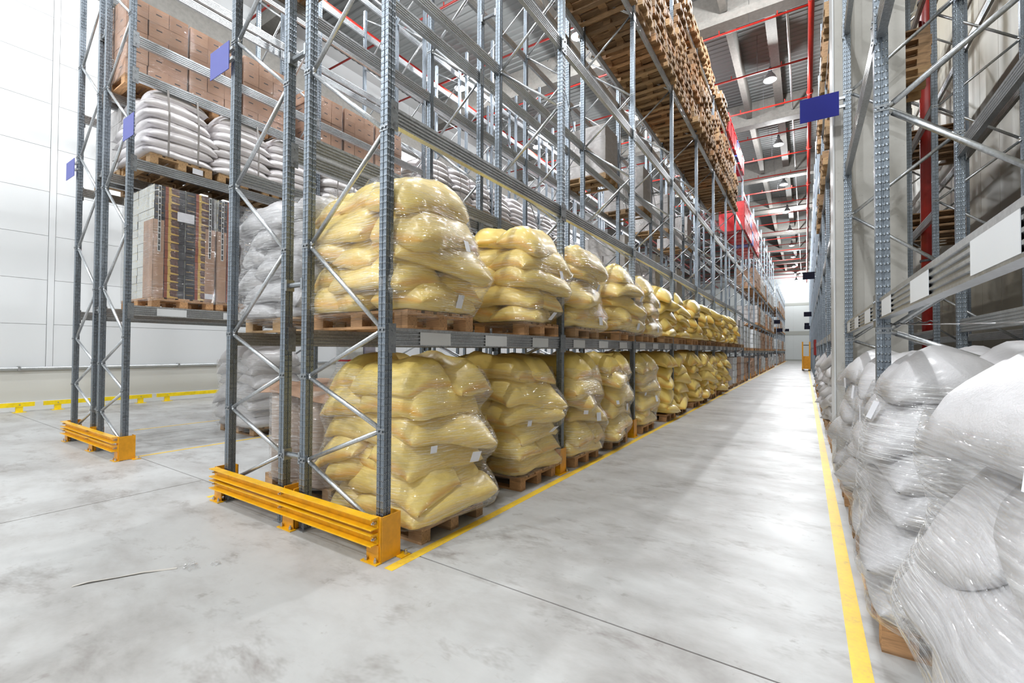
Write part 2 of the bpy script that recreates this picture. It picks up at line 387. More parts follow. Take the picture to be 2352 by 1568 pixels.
def girder_mesh(holes):
    b = MB(); z0, z1, y0, y1 = 12.85, Z_C, -0.14, 0.14; r = 0.30; hw = (z1-z0)/2; zc = (z0+z1)/2
    xs = sorted(holes); cur = X_L
    for hx in xs+[None]:
        e = X_R if hx is None else hx-hw
        b.box(cur, e, y0, y1, z0, z1)
        if hx is None: break
        n = 24; k = len(b.v)
        for y in (y0,y1):
            for ring in (0,1):
                for i in range(n):
                    t = 2*math.pi*(i+0.5)/n; c, s = math.cos(t), math.sin(t)
                    if ring: b.v.append((hx+r*c, y, zc+r*s))
                    else:
                        q = hw/max(abs(c),abs(s)); b.v.append((hx+q*c, y, zc+q*s))
        for i in range(n):
            j = (i+1)%n
            b.f += [(k+i,k+j,k+n+j,k+n+i),(k+2*n+i,k+3*n+i,k+3*n+j,k+2*n+j),(k+n+i,k+n+j,k+3*n+j,k+3*n+i),(k+i,k+2*n+i,k+2*n+j,k+j)]
        cur = hx+hw
    b.box(X_L, X_R, -0.26, 0.26, 12.58, 12.849)
    return b.mesh('girder', M['girder'])
GM = girder_mesh([-13.6,-11.9,-8.6,-6.9,-5.2])
def build_girders():
    for i in range(10):
        struct(obj('girder', GM, None, (0, 8.3*i, 0)), 'precast concrete roof girder')
    pm = MB().box(-0.11,0.11,0.2,8.1,12.95,Z_C-0.002).mesh('purlin', M['girder'])
    for i in range(9):
        for x in (-2.25,-7.6):
            struct(obj('purlin', pm, None, (x, 8.3*i, 0)), 'concrete roof purlin')
build_girders()
def build_pillar():
    p = struct(obj('pillar', MB().box(0.32,1.01,6.95,7.62,0,12.58).mesh('pillar', M['conc'])), 'tall precast concrete pillar between the white sack racks')
    obj('lit_face', MB().box(0.3,0.318,6.94,7.63,0.0,12.5).mesh('lit_face', M['wallpanel']), p)  # white sheet painting the pillar's aisle face as brightly lit
build_pillar()
def build_pipes():
    t = thing('sprinkler_pipe', 'red sprinkler main running the length of the aisle ceiling', 'pipe', (0.2,0,12.2))
    obj('main_pipe', MB().tube((0,4,0),(0,83,0),0.085,12).mesh('main_pipe', M['red'], True), t)
    cl = MB().lathe([(0.086,-0.05),(0.12,-0.05),(0.12,0.05),(0.086,0.05)],12).mesh('coupling', M['red'])
    for i in range(12): obj('coupling', cl, t, (0,10+6*i,0), (math.pi/2,0,0))
    for i in range(24):
        y = 7.4+3.0*i
        b = obj('branch_pipe', cached('br', lambda: MB().tube((-15.9,0,0),(-0.05,0,0),0.035,8).mesh('branch_pipe', M['red'], True)), t, (0,y,0))
        if i < 12:
            for x in (-0.9,-2.6,-6.4,-9.6): obj('sprinkler_head', cached('sh', lambda: MB().tube((0,0,0.03),(0,0,0.16),0.018,6).mesh('sprinkler_head', M['red'])), b, (x,0,0))
            for x in (-1.7,-5.0): obj('hanger_rod', cached('hr', lambda: MB().tube((0,0,0.03),(0,0,1.45),0.006,5).mesh('hanger_rod', M['dark'])), b, (x,0,0))
    t2 = thing('sprinkler_pipe', 'thick red sprinkler main seen high up beyond the cartons rack', 'pipe', (-12.42,0,12.2))
    obj('main_pipe', MB().tube((0,4,0),(0,83,0),0.10,12).mesh('main_pipe', M['red'], True), t2)
    t3 = thing('riser_pipe', 'vertical red riser pipe behind the concrete pillar', 'pipe', (1.9,11,0))
    obj('pipe', MB().tube((0,0,0),(0,0,12.3),0.115,14).mesh('pipe', M['red'], True), t3)
    for z in (1.75,3.2,5.6,8): obj('pipe_clamp', cached('pc', lambda: MB().lathe([(0.116,-0.02),(0.135,-0.02),(0.135,0.02),(0.116,0.02)],14).mesh('pipe_clamp', M['dark'])), t3, (0,0,z))
    c = thing('conduit', 'thin grey conduit along the aisle ceiling', 'conduit', (-0.46,0,12.9))
    obj('tube', MB().tube((0,4,0),(0,83,0),0.04,8).mesh('tube', M['tube'], True), c)
    d = thing('cable_tray', 'grey rectangular cable duct hung under the ceiling sheet', 'duct', (-0.98,0,13.2))
    obj('tray', MB().box(-0.17,0.17,8.6,83,0,0.1).mesh('tray', M['girder']), d)
    for i in range(12): obj('hanger', cached('th', lambda: MB().box(-0.19,0.19,-0.02,0.02,0.1,0.55).mesh('hanger', M['galv'])), d, (0,10+6*i,0))
    w = thing('wall_pipe', 'galvanised pipe running along the white wall', 'pipe', (X_L+0.12,0,1.02))
    obj('tube', MB().tube((0,-8,0),(0,60,0),0.03,8).mesh('tube', M['tube'], True), w)
    for i in range(8): obj('bracket', cached('wb', lambda: MB().box(-0.12,0.035,-0.02,0.02,-0.05,0.05).mesh('bracket', M['tube'])), w, (0,-4+3.3*i,0))
build_pipes()

# ------------------------------------------------------------------ lamps (each carries its own light)
def make_lamp(x, y, z, label, group, power=LAMP_POWER):
    t = thing('highbay_lamp', label, 'lamp', (x,y,z), 0, group)
    obj('reflector', cached('lr', lambda: MB().lathe([(0.23,0.0),(0.235,0.02),(0.20,0.12),(0.13,0.24),(0.09,0.29),(0.085,0.29),(0.12,0.235),(0.19,0.12),(0.215,0.02),(0.23,0.0)],24).mesh('reflector', M['reflector'], True)), t)
    obj('lens', cached('lg', lambda: MB().lathe([(0.0,-0.055),(0.09,-0.047),(0.16,-0.028),(0.215,0.004),(0.21,0.03),(0.0,0.03)],24).mesh('lens', M['lampglass'], True)), t)
    obj('ballast_housing', cached('lb', lambda: MB().lathe([(0.0,0.29),(0.075,0.29),(0.075,0.42),(0.04,0.53),(0,0.53)],16).mesh('ballast_housing', M['dark'])), t)
    obj('suspension_cable', cached('lc', lambda: MB().tube((0,0,0.52),(0,0,1.445),0.008,6).mesh('suspension_cable', M['dark'])), t)
    ld = bpy.data.lights.new('lamp_light', 'POINT'); ld.shadow_soft_size = 0.10; ld.energy = power*2; ld.color = (0.95,0.98,1.0)
    lo = bpy.data.objects.new('lamp_light', ld); COL.objects.link(lo); lo.parent = t; lo.location = (0,0,-0.17)
for i in range(-4, 10):
    y = 20.4+6.7*i
    make_lamp(-1.13, y, 12.3, f'{ORD[max(0,i+4)]} high bay lamp along the main aisle ceiling', 'high bay lamps over the main aisle')
for i in range(-3, 4):
    make_lamp(-6.5, 14.0+6.4*i, 12.3, f'{ORD[i+3]} high bay lamp over the aisle behind the yellow sacks', 'high bay lamps over the second aisle')
for i in range(-3, 4):
    make_lamp(-11.9, 14.2+6.4*i, 12.3, f'{ORD[i+3]} high bay lamp by the white panel wall', 'high bay lamps beside the wall', LAMP_POWER*0.42)
for i, x in enumerate((-1.5,-7.5,-13.0)):
    make_lamp(x, -7.5, 12.3, f'{ORD[i]} high bay lamp over the loading area', 'high bay lamps over the loading area', LAMP_POWER*1.2)

# ------------------------------------------------------------------ pallet racks
PITCH_B, Y0 = 2.85, 2.25
UW, UD = 0.075, 0.07
def upright_mesh(h):
    a, b = UW, UD; g = 0.006
    poly = [(0,0),(a*0.42,0),(a*0.45,g),(a*0.55,g),(a*0.58,0),(a,0),(a,b*0.42),(a-g,b*0.45),(a-g,b*0.55),(a,b*0.58),(a,b),(a*0.58,b),(a*0.55,b-g),(a*0.45,b-g),(a*0.42,b),(0,b),(0,b*0.58),(g,b*0.55),(g,b*0.45),(0,b*0.42)]
    return MB().prism(poly,'z',0,h).mesh('upright', M['upright'])
def beam_mesh(length):
    # ribbed box beam; top at z=0, face towards +x
    h, d = 0.138, 0.025; R = [(d,-h),(d,-h+0.012)]
    n = 4; m = 0.012; step = (h-2*m)/n
    for i in range(n):
        z = -h+m+i*step
        R += [(d-0.009,z+step*0.14),(d-0.009,z+step*0.46),(d,z+step*0.60),(d,z+step*0.98)]
    R.append((d,0)); P = R+[(-x,z) for x,z in reversed(R)]
    return MB().prism(P,'y',0,length).mesh('beam', M['galv'])
BRZ = [0.20,0.587,0.934,1.30,1.68,2.42,3.18,3.93,4.68,5.43,6.18,6.93,7.68,8.43,9.18,9.93,10.55]
FRAME_D = 1.056
def brace_mesh(za, zb, d):
    b = MB(); x0, x1 = 0.06, d-0.06
    p = Vector((x0,0,za)); q = Vector((x1,0,zb)); e = (q-p).normalized()
    b.tube(p+e*0.05, q-e*0.05, 0.019, 8)
    b.tube(p-e*0.02, p+e*0.06, 0.012, 8, 0.019); b.tube(q-e*0.06, q+e*0.02, 0.019, 8, 0.012)
    return b.mesh('brace', M['tube'], True)
def rack_row(label, x_out, sgn, y0, nb, levels, ztop=10.8, detail=3, labels_at=(1.70,), skip=(), lab_pos=(0.485,1.365,2.26), name='pallet_rack'):
    """x_out: the aisle-side edge of the row; sgn=-1 when the row extends to -x."""
    t = thing(name, label, 'pallet rack', (x_out, y0, 0))
    um = cached(('up',ztop), lambda: upright_mesh(ztop))
    xo = -UW if sgn < 0 else 0.0
    xi = -FRAME_D if sgn < 0 else FRAME_D-UW
    for k in range(nb+1):
        yk = PITCH_B*k
        uo = obj('upright', um, t, (xo,yk,0)); ui = obj('upright', um, t, (xi,yk,0))
        if k <= detail:
            for u in (uo,ui): obj('base_plate', cached('bp', lambda: MB().box(-0.03,UW+0.03,-0.03,UD+0.03,0,0.008).mesh('base_plate', M['galv'])), u)
        for i in range(len(BRZ)-1):
            za, zb = (BRZ[i],BRZ[i+1]) if i%2==0 else (BRZ[i+1],BRZ[i])
            if max(za,zb) > ztop: continue
            me = cached(('brace',i,FRAME_D), lambda: brace_mesh(za,zb,FRAME_D))
            o = obj('brace', me, uo, (-xo if sgn<0 else 0, UD/2, 0), (0,0,math.pi if sgn<0 else 0))
        if k <= detail:
            nm = cached('node', lambda: MB().box(-0.006,UW+0.006,-0.004,0.0,-0.022,-0.008).box(-0.006,UW+0.006,-0.004,0.0,0.008,0.022).tube((UW/2-0.02,-0.012,0),(UW/2-0.02,0,0),0.009,6).tube((UW/2+0.02,-0.012,0),(UW/2+0.02,0,0),0.009,6).mesh('node_clamp', M['clamp']))
            for i, z in enumerate(BRZ[:11]):
                obj('node_clamp', nm, uo if i%2==0 else ui, (0,0,z))
    for k in range(nb):
        L = PITCH_B-UD
        bm = cached(('beam',round(L,3)), lambda: beam_mesh(L))
        for lv in levels:
            if (k,lv) in skip: continue
            for side in (0,1):
                xc = (xo if side==0 else xi)+UW/2
                face = (1 if side==0 else -1)*(1 if sgn<0 else -1)
                yk = PITCH_B*k+UD
                bo = obj('beam', bm, t, (xc, yk if face>0 else yk+L, lv), (0,0,0 if face>0 else math.pi))
                if side==0 and lv in labels_at and k < 8:
                    lm = cached('lab', lambda: MB().box(0.0255,0.0275,-0.185,0.185,-0.128,-0.025).mesh('location_label', M['label']))
                    for c in lab_pos: obj('location_label', lm, bo, (0,c if face>0 else L-c,0))
                if k <= detail-1:
                    cm = cached('con', lambda: MB().box(0.0,0.006,-0.035,0.035,-0.19,0.03).tube((0.006,0,-0.02),(0.011,0,-0.02),0.009,6).tube((0.006,0,-0.14),(0.011,0,-0.14),0.009,6).mesh('connector', M['clamp']))
                    for yy in (-0.005, L+0.005): obj('connector', cm, bo, (UW/2,yy,0))
    return t
XA1, XA2, XB1, XB2, XR = -2.578, -4.940, -7.795, -10.115, 0.40
LV_A = [1.70,3.37,5.53,7.72,10.2]
LV_B = [2.125,4.18,5.41,7.7,10.2]
rackA1 = rack_row('galvanised pallet rack holding the wrapped yellow sacks along the main aisle', XA1, -1, Y0, 8, LV_A, detail=3)
rackA2 = rack_row('galvanised pallet rack backing onto the yellow sack rack', XA2, 1, Y0, 8, LV_A, detail=1, labels_at=())
LV_B_ALL = LV_B+[5.915]
rackB1 = rack_row('galvanised pallet rack holding brown cartons and strapped white bags', XB1, -1, Y0, 8, LV_B_ALL, detail=1, labels_at=(2.125,))
rackB2 = rack_row('galvanised pallet rack next to the white panel wall', XB2, 1, Y0, 8, LV_B, detail=1, labels_at=())
LV_R = [1.893,3.80,5.52,7.7,10.2]
YR0 = 3.87-PITCH_B
rackR1 = rack_row('galvanised pallet rack holding the wrapped white sacks', XR, 1, YR0, 9, LV_R, detail=3, labels_at=(1.893,), lab_pos=(0.58,1.495,2.44), skip=[(2,l) for l in LV_R])
rackR2 = rack_row('galvanised pallet rack behind the concrete pillar by the olive wall', XR+2*FRAME_D+0.24, -1, YR0+3*PITCH_B, 6, LV_R, detail=0, labels_at=())
LV_C = [1.56,3.2,5.4,7.6,9.6]
rackC1 = rack_row('far pallet rack run with lower shelves beyond the yellow sacks', XA1, -1, 25.12, 9, LV_C, 10.2, 0, ())
rackC2 = rack_row('farthest pallet rack run before the end wall', XA1, -1, 56.2, 8, [1.6,4.0,6.2,8.4], 9.2, 0, ())
rackR3 = rack_row('distant pallet rack run beyond the white sacks', XR, 1, YR0+9*PITCH_B+0.4, 14, LV_R, detail=-1, labels_at=())
def spacers(t, dx, n):
    me = MB().tube((0,UD/2,0),(dx,UD/2,0),0.024,8).box(-0.01,0.02,-0.004,UD,-0.05,0.05).box(dx-0.02,dx+0.01,-0.004,UD,-0.05,0.05).mesh('row_spacer', M['clamp'])
    for k in range(n):
        for z in (0.60,2.10,4.15,6.3,8.6): obj('row_spacer', me, t, (-FRAME_D-dx, PITCH_B*k, z))
spacers(rackA1, 0.25, 9); spacers(rackB1, 0.208, 5)

def tie_rods(t, bays):
    for k in bays:
        for za, zb in ((1.9,5.3),(5.8,9.6)):
            for a, c in ((0.04,PITCH_B),(PITCH_B,0.04)):
                obj('tie_rod', cached(('tie',za,a), lambda: MB().tube((0,a,za),(0,c,zb),0.007,6).mesh('tie_rod', M['clamp'])), t, (-FRAME_D-0.12, PITCH_B*k, 0))
tie_rods(rackA1, (1,3,5))
# ------------------------------------------------------------------ guards, protectors, signs
def hexbolt(): return cached('hb', lambda: MB().tube((0,0,0),(0,0,0.022),0.013,6).tube((0,0,0.022),(0,0,0.036),0.007,6).mesh('bolt', M['bolt']))
def end_guard(xr, xl, label):
    t = thing('rack_end_guard', label, 'guard rail', (xr, 2.2, 0)); w = xl-xr
    rail = MB()
    prof = [(-0.058,0.0),(0.012,0.0),(0.012,0.083),(-0.058,0.083),(-0.058,0.076),(0.004,0.076),(0.004,0.008),(-0.058,0.008)]
    rail.prism(prof,'x',w+0.03,-0.03)
    me = rail.mesh('rail', M['yellow'])
    for z in (0.133,0.247):
        r = obj('rail', me, t, (0,0,z))
        for x in (-0.05, w/2, w+0.05): obj('bolt', hexbolt(), r, (x,-0.0,0.041), (math.pi/2,0,0))
    # end posts and middle post
    def post(x, faces, mid=False):
        p = MB()
        if mid:
            p.box(x-0.075,x-0.067,0.012,0.14,0.008,0.345).box(x+0.067,x+0.075,0.012,0.14,0.008,0.345).box(x-0.075,x+0.075,0.012,0.02,0.008,0.30)
        else:
            p.box(x-0.004,x+0.004,0.012,0.19,0.008,0.33).box(min(x,x-faces*0.10),max(x,x-faces*0.10),0.012,0.02,0.008,0.33).box(min(x,x-faces*0.10),max(x,x-faces*0.10),0.182,0.19,0.008,0.33)
        po = obj('post', p.mesh('post', M['orange']), t)
        xa, xb = (x-0.10,x+0.10) if mid else (min(x,x-faces*0.17),max(x,x-faces*0.17))
        obj('foot_plate', MB().box(xa,xb,-0.035,0.06,0,0.008).mesh('foot_plate', M['yellow']), po)
        obj('gusset', MB().box(xa+0.02,xb-0.02,0.004,0.012,0.008,0.125).mesh('gusset', M['orange']), po)
        if not mid: obj('foot_plate', MB().box(min(x-0.02*faces,x+0.06*faces),max(x-0.02*faces,x+0.06*faces),0.15,0.24,0,0.008).mesh('foot_plate', M['yellow']), po)
        for bx in (xa+0.035,xb-0.035): obj('anchor_bolt', hexbolt(), po, (bx,-0.012,0.008))
        if not mid: obj('anchor_bolt', hexbolt(), po, (x+0.035*faces,0.215,0.008))
    post(0, 1); post(w, -1); post(w/2+0.08, 0, True)
    return t
end_guard(-2.55, -5.05, 'yellow steel end guard in front of the yellow sack rack')
end_guard(-7.765, -10.22, 'yellow steel end guard in front of the cartons rack')
def protector(x, y, sgn, label, group):
    # angle-section column protector on a base plate; open towards the upright
    t = thing('upright_protector', label, 'rack protector', (x,y,0), 0, group)
    s = sgn
    def mk():
        b = MB(); b.box(-0.008 if s>0 else 0, 0 if s>0 else 0.008, 0, 0.17, 0.008, 0.31)
        b.box(min(0,-0.13*s), max(0,-0.13*s), 0, 0.008, 0.008, 0.31); return b.mesh('angle_plate', M['orange'])
    obj('angle_plate', cached(('pp',s), mk), t)
    obj('base_plate', cached(('pb',s), lambda: MB().box(min(0.03*s,-0.17*s),max(0.03*s,-0.17*s),-0.05,0.19,0,0.007).box(min(0,-0.16*s),max(0,-0.16*s),-0.002,0.008,0.007,0.07).mesh('base_plate', M['yellow'])), t)
    for bx, by in ((-0.13*s,-0.03),(0.012*s,0.165)): obj('anchor_bolt', hexbolt(), t, (bx,by,0.007))
for k in range(1,9): protector(-2.545, Y0+PITCH_B*k-0.10, 1, f'{ORD[k-1]} orange upright protector past the end guard, yellow sack side', 'protectors at the yellow sack rack')
for k in range(1,9): protector(0.345, YR0+PITCH_B*k-0.10, -1, f'{ORD[k-1]} orange upright protector on the white sack side', 'protectors at the white sack rack')
for k in range(0,9): protector(-2.545, 25.12+PITCH_B*(k+0.02)+0.01, 1, f'{ORD[k]} tiny far orange protector beyond the yellow sacks', 'far protectors')
def sign(x0, x1, y, z0, z1, mat, label, bracket=None):
    t = thing('aisle_sign', label, 'sign', ((x0+x1)/2, y, z0)); w = x1-x0; h = z1-z0
    obj('plate', MB().box(-w/2,w/2,-0.003,0.003,0,h).mesh('plate', mat), t)
    bx = -w/2 if bracket == 'l' else w/2
    obj('bracket', MB().box(bx-0.06,bx+0.06,0.003,0.03,h*0.3,h*0.4).box(bx-0.06,bx+0.06,0.003,0.03,h*0.65,h*0.75).mesh('bracket', M['galv']), t)
sign(-5.29,-4.89,2.205,4.375,4.665,M['bluesign_hazed'],'blank blue sign on the end frame beside the cartons','r')
sign(-7.83,-7.45,2.205,4.36,4.665,M['bluesign_hazed'],'blank blue sign by the strapped white bags','l')
sign(-10.46,-10.02,2.205,4.35,4.64,M['bluesign_hazed'],'blank blue sign sticking out towards the white wall','r')
sign(-0.045,0.355,6.68,4.40,4.695,M['bluesign'],'blank deep blue sign sticking out over the aisle by the pillar','r')
for i,(x0,y,z) in enumerate(((-0.10,26.63,5.1),(-0.10,41.28,4.2),(-0.10,55.53,3.8),(-0.10,66.93,4.7))):
    sign(x0,x0+0.5,y,z,z+0.36,M['darksign'],f'{ORD[i]} small dark sign on the white sack side of the aisle','r')
for i,(x0,y,z) in enumerate(((-2.60,50.86,4.2),(-2.60,56.17,3.6),(-2.60,79.1,4.5))):
    sign(x0,x0+0.55,y,z,z+0.38,M['darksign'],f'{ORD[i]} small dark sign at a far rack end','l')
def wall_rail(y0, y1, label):
    t = thing('wall_guard_rail', label, 'guard rail', (-15.45,y0,0), 0, 'yellow guard rails along the white wall')
    obj('rail', MB().box(-0.03,0.03,0,y1-y0,0.13,0.23).mesh('rail', M['railyellow']), t)
    for y in (0.25,(y1-y0)/2,y1-y0-0.25):
        p = obj('post', cached('wp', lambda: MB().box(-0.045,0.02,-0.06,0.06,0.01,0.16).mesh('post', M['railyellow'])), t, (0,y,0))
        obj('foot_plate', cached('wf', lambda: MB().box(-0.09,0.09,-0.11,0.11,0,0.01).mesh('foot_plate', M['railyellow'])), p)
        obj('bolt', hexbolt(), p, (0.02,0,0.18), (0,math.pi/2,0))
wall_rail(-0.6,2.80,'yellow wall guard rail cut by the picture edge')
wall_rail(2.95,5.10,'yellow wall guard rail behind the cartons rack end frame')
wall_rail(5.22,9.2,'yellow wall guard rail running behind the white sack stack')

# ------------------------------------------------------------------ pallets
PL, PW, PH = 1.2, 0.8, 0.144
def pboxes():
    tops = [(-PL/2,PL/2,y-w/2,y+w/2,0.122,0.144) for y,w in ((-0.3275,0.145),(-0.165,0.10),(0,0.145),(0.165,0.10),(0.3275,0.145))]
    cross = [(x-0.0725,x+0.0725,-PW/2,PW/2,0.100,0.122) for x in (-0.5275,0,0.5275)]
    blocks = [(x-0.0725,x+0.0725,y-0.05,y+0.05,0.022,0.100) for x in (-0.5275,0,0.5275) for y in (-0.35,0,0.35)]
    bots = [(-PL/2,PL/2,y-0.05,y+0.05,0,0.022) for y in (-0.35,0,0.35)]
    return (('deck_board',tops),('cross_board',cross),('block',blocks),('bottom_board',bots))
def pallet(loc, label, group, wood='wood', parts=True, rz=0.0):
    if not parts:
        def mk():
            b = MB()
            for n, l in pboxes():
                for q in l: b.box(*q)
            return b.mesh('pallet', M[wood])
        return tag(obj('pallet', cached(('pall',wood), mk), None, loc, (0,0,rz)), label, 'pallet', group)
    t = thing('pallet', label, 'pallet', loc, rz, group)
    for n, l in pboxes():
        for i, q in enumerate(l):
            dx, dy, dz = q[1]-q[0], q[3]-q[2], q[5]-q[4]
            me = cached(('pb',wood,round(dx,3),round(dy,3),round(dz,3)), lambda: MB().box(-dx/2,dx/2,-dy/2,dy/2,0,dz).mesh(n, M[wood]))
            obj(n, me, t, ((q[0]+q[1])/2,(q[2]+q[3])/2,q[4]))
    return t

# ------------------------------------------------------------------ sacks
def sack_grid(nu, nv):
    def mk():
        s = np.sin(np.linspace(-1,1,nu+1)*math.pi/2*0.92)/math.sin(math.pi/2*0.92)
        t = np.sin(np.linspace(-1,1,nv+1)*math.pi/2*0.92)/math.sin(math.pi/2*0.92)
        S, T = np.meshgrid(s,t,indexing='ij')
        idx = np.arange((nu+1)*(nv+1)).reshape(nu+1,nv+1); bot = idx.copy(); c = idx.size
        for i in range(1,nu):
            for j in range(1,nv): bot[i,j] = c; c += 1
        f = []
        for i in range(nu):
            for j in range(nv):
                f.append((idx[i,j],idx[i+1,j],idx[i+1,j+1],idx[i,j+1]))
                f.append((bot[i,j],bot[i,j+1],bot[i+1,j+1],bot[i+1,j]))
        inner = [(i,j) for i in range(1,nu) for j in range(1,nv)]
        return S, T, [tuple(int(q) for q in x) for x in f], inner
    return cached(('sg',nu,nv), mk)
def sack_points(L, Wd, T, rng, nu, nv, plump=1.0):
    S, Tt, faces, inner = sack_grid(nu,nv)
    h = T/2*np.clip(1-np.abs(S)**5.0,0,1)**0.5*np.clip(1-np.abs(Tt)**2.3,0,1)**0.5
    x = L/2*S*(1-0.07*np.abs(Tt)**3+0.075*np.abs(Tt)**10*rng.uniform(-0.6,1.6)); y = Wd/2*Tt*(1-0.13*np.abs(S)**5)
    ph = rng.uniform(0,6.28,8); fr = rng.uniform(0.8,2.0,8)
    lump = 0.12*np.sin(fr[0]*2.6*S+ph[0]+1.5*Tt)+0.10*np.sin(fr[1]*2.6*Tt+ph[1])+0.06*np.sin(5*S*fr[2]+4*Tt*fr[3]+ph[2])
    wr = 0.07*np.sin(17*Tt*fr[4]+ph[3]+3*S)*np.clip(np.abs(S)-0.5,0,1)*2+0.03*np.sin(11*S*fr[5]+ph[4])
    ht = h*(1+lump+wr); hb = h*(0.9+0.6*lump)
    sag = rng.uniform(0.25,1.0)*-0.055*S**2-0.02*Tt**2+rng.normal(0,0.010)*np.cos(S*math.pi*0.5)+rng.normal(0,0.02)*S*Tt
    P = np.stack([x,y,ht+sag],-1).reshape(-1,3)
    ii = np.array([i for i,j in inner]); jj = np.array([j for i,j in inner])
    Q = np.stack([x[ii,jj],y[ii,jj],(-hb+sag)[ii,jj]],-1)
    V = np.concatenate([P,Q])
    rim = np.zeros(S.shape); rim[0,:]=1; rim[-1,:]=1; rim[:,0]=0.35; rim[:,-1]=0.35
    att = np.concatenate([rim.reshape(-1), np.zeros(len(inner))])
    return V, faces, att
def mesh_np(name, V, faces, mat, att=None):
    me = bpy.data.meshes.new(name); me.from_pydata(V.tolist(), [], faces); me.materials.append(mat)
    me.polygons.foreach_set('use_smooth', [True]*len(me.polygons))
    if att is not None:
        a = me.attributes.new('seam','FLOAT','POINT'); a.data.foreach_set('value', att.astype(np.float32))
    me.update(); return me
def load_layout(n, aisle, rng, hx=0.6, hy=0.4):
    """three sacks a layer, alternating patterns; aisle=+1/-1 gives the side of the aisle end"""
    out = []
    for i in range(n):
        j = lambda s: rng.normal(0,s)
        if i % 2 == 0:
            for q, nm in ((0.40,'aisle end'),(0.0,'middle'),(-0.40,'rear end')):
                out.append((i, nm, aisle*q+j(0.02), j(0.03), math.pi/2+j(0.19)))
        else:
            out.append((i,'aisle end', aisle*0.40+j(0.02), j(0.03), math.pi/2+j(0.22)))
            out.append((i,'guard-side corner', -aisle*0.19+j(0.02), -0.205+j(0.02), j(0.08)))
            out.append((i,'far-side corner', -aisle*0.19+j(0.02), 0.205+j(0.02), j(0.08)))
        if i % 4 == 1:   # flip the pattern end for end now and then
            for k in (1,2,3):
                a = out[-k]; out[-k] = (a[0], {'aisle end':'rear end','guard-side corner':'guard-side aisle corner','far-side corner':'far-side aisle corner'}[a[1]], -a[2], a[3], a[4])
    return out
def make_sack_load(cx, cy, zb, n, mat, seed, aisle, pitch=0.19, res=(16,10), size=(0.96,0.57,0.32), droop=1.3, hang=1.0):
    """-> list of (layer, position words, verts in world, faces, att)"""
    rng = np.random.default_rng(seed); out = []
    lean = rng.normal(0,0.02,2); hx, hy = 0.6, 0.4
    lay = load_layout(n, aisle, rng)
    off = {i:(rng.normal(0,0.02),rng.normal(0,0.022)) for i in range(n)}
    for (i, nm, x, y, rz) in lay:
        sc = 1+rng.normal(0,0.035)
        if i == n-1: sc *= 0.95
        V, F, A = sack_points(size[0]*sc, size[1]*sc, size[2]*(1+rng.normal(0,0.06)), rng, *res)
        tx, ty = rng.normal(0,0.075), rng.normal(0,0.075)
        V[:,2] += V[:,0]*tx+V[:,1]*ty
        c, s = math.cos(rz), math.sin(rz)
        X = V[:,0]*c-V[:,1]*s+x; Y = V[:,0]*s+V[:,1]*c+y
        X += off[i][0]; Y += off[i][1]
        dx = np.clip(np.abs(X)-(hx-0.22),0,None); dy = np.clip(np.abs(Y)-(hy-0.16),0,None)
        dr = droop*rng.uniform(0.6,1.35)*(dx**2+dy**2)
        z0 = size[2]*0.40+i*pitch
        Z = V[:,2]+z0-np.minimum(dr, 0.14 if i else 0.03)*hang
        if i == 0: Z = np.maximum(Z, 0.004)
        X += lean[0]*Z; Y += lean[1]*Z
        out.append((i, nm, np.stack([X+cx,Y+cy,Z+zb],-1), F, A))
    return out
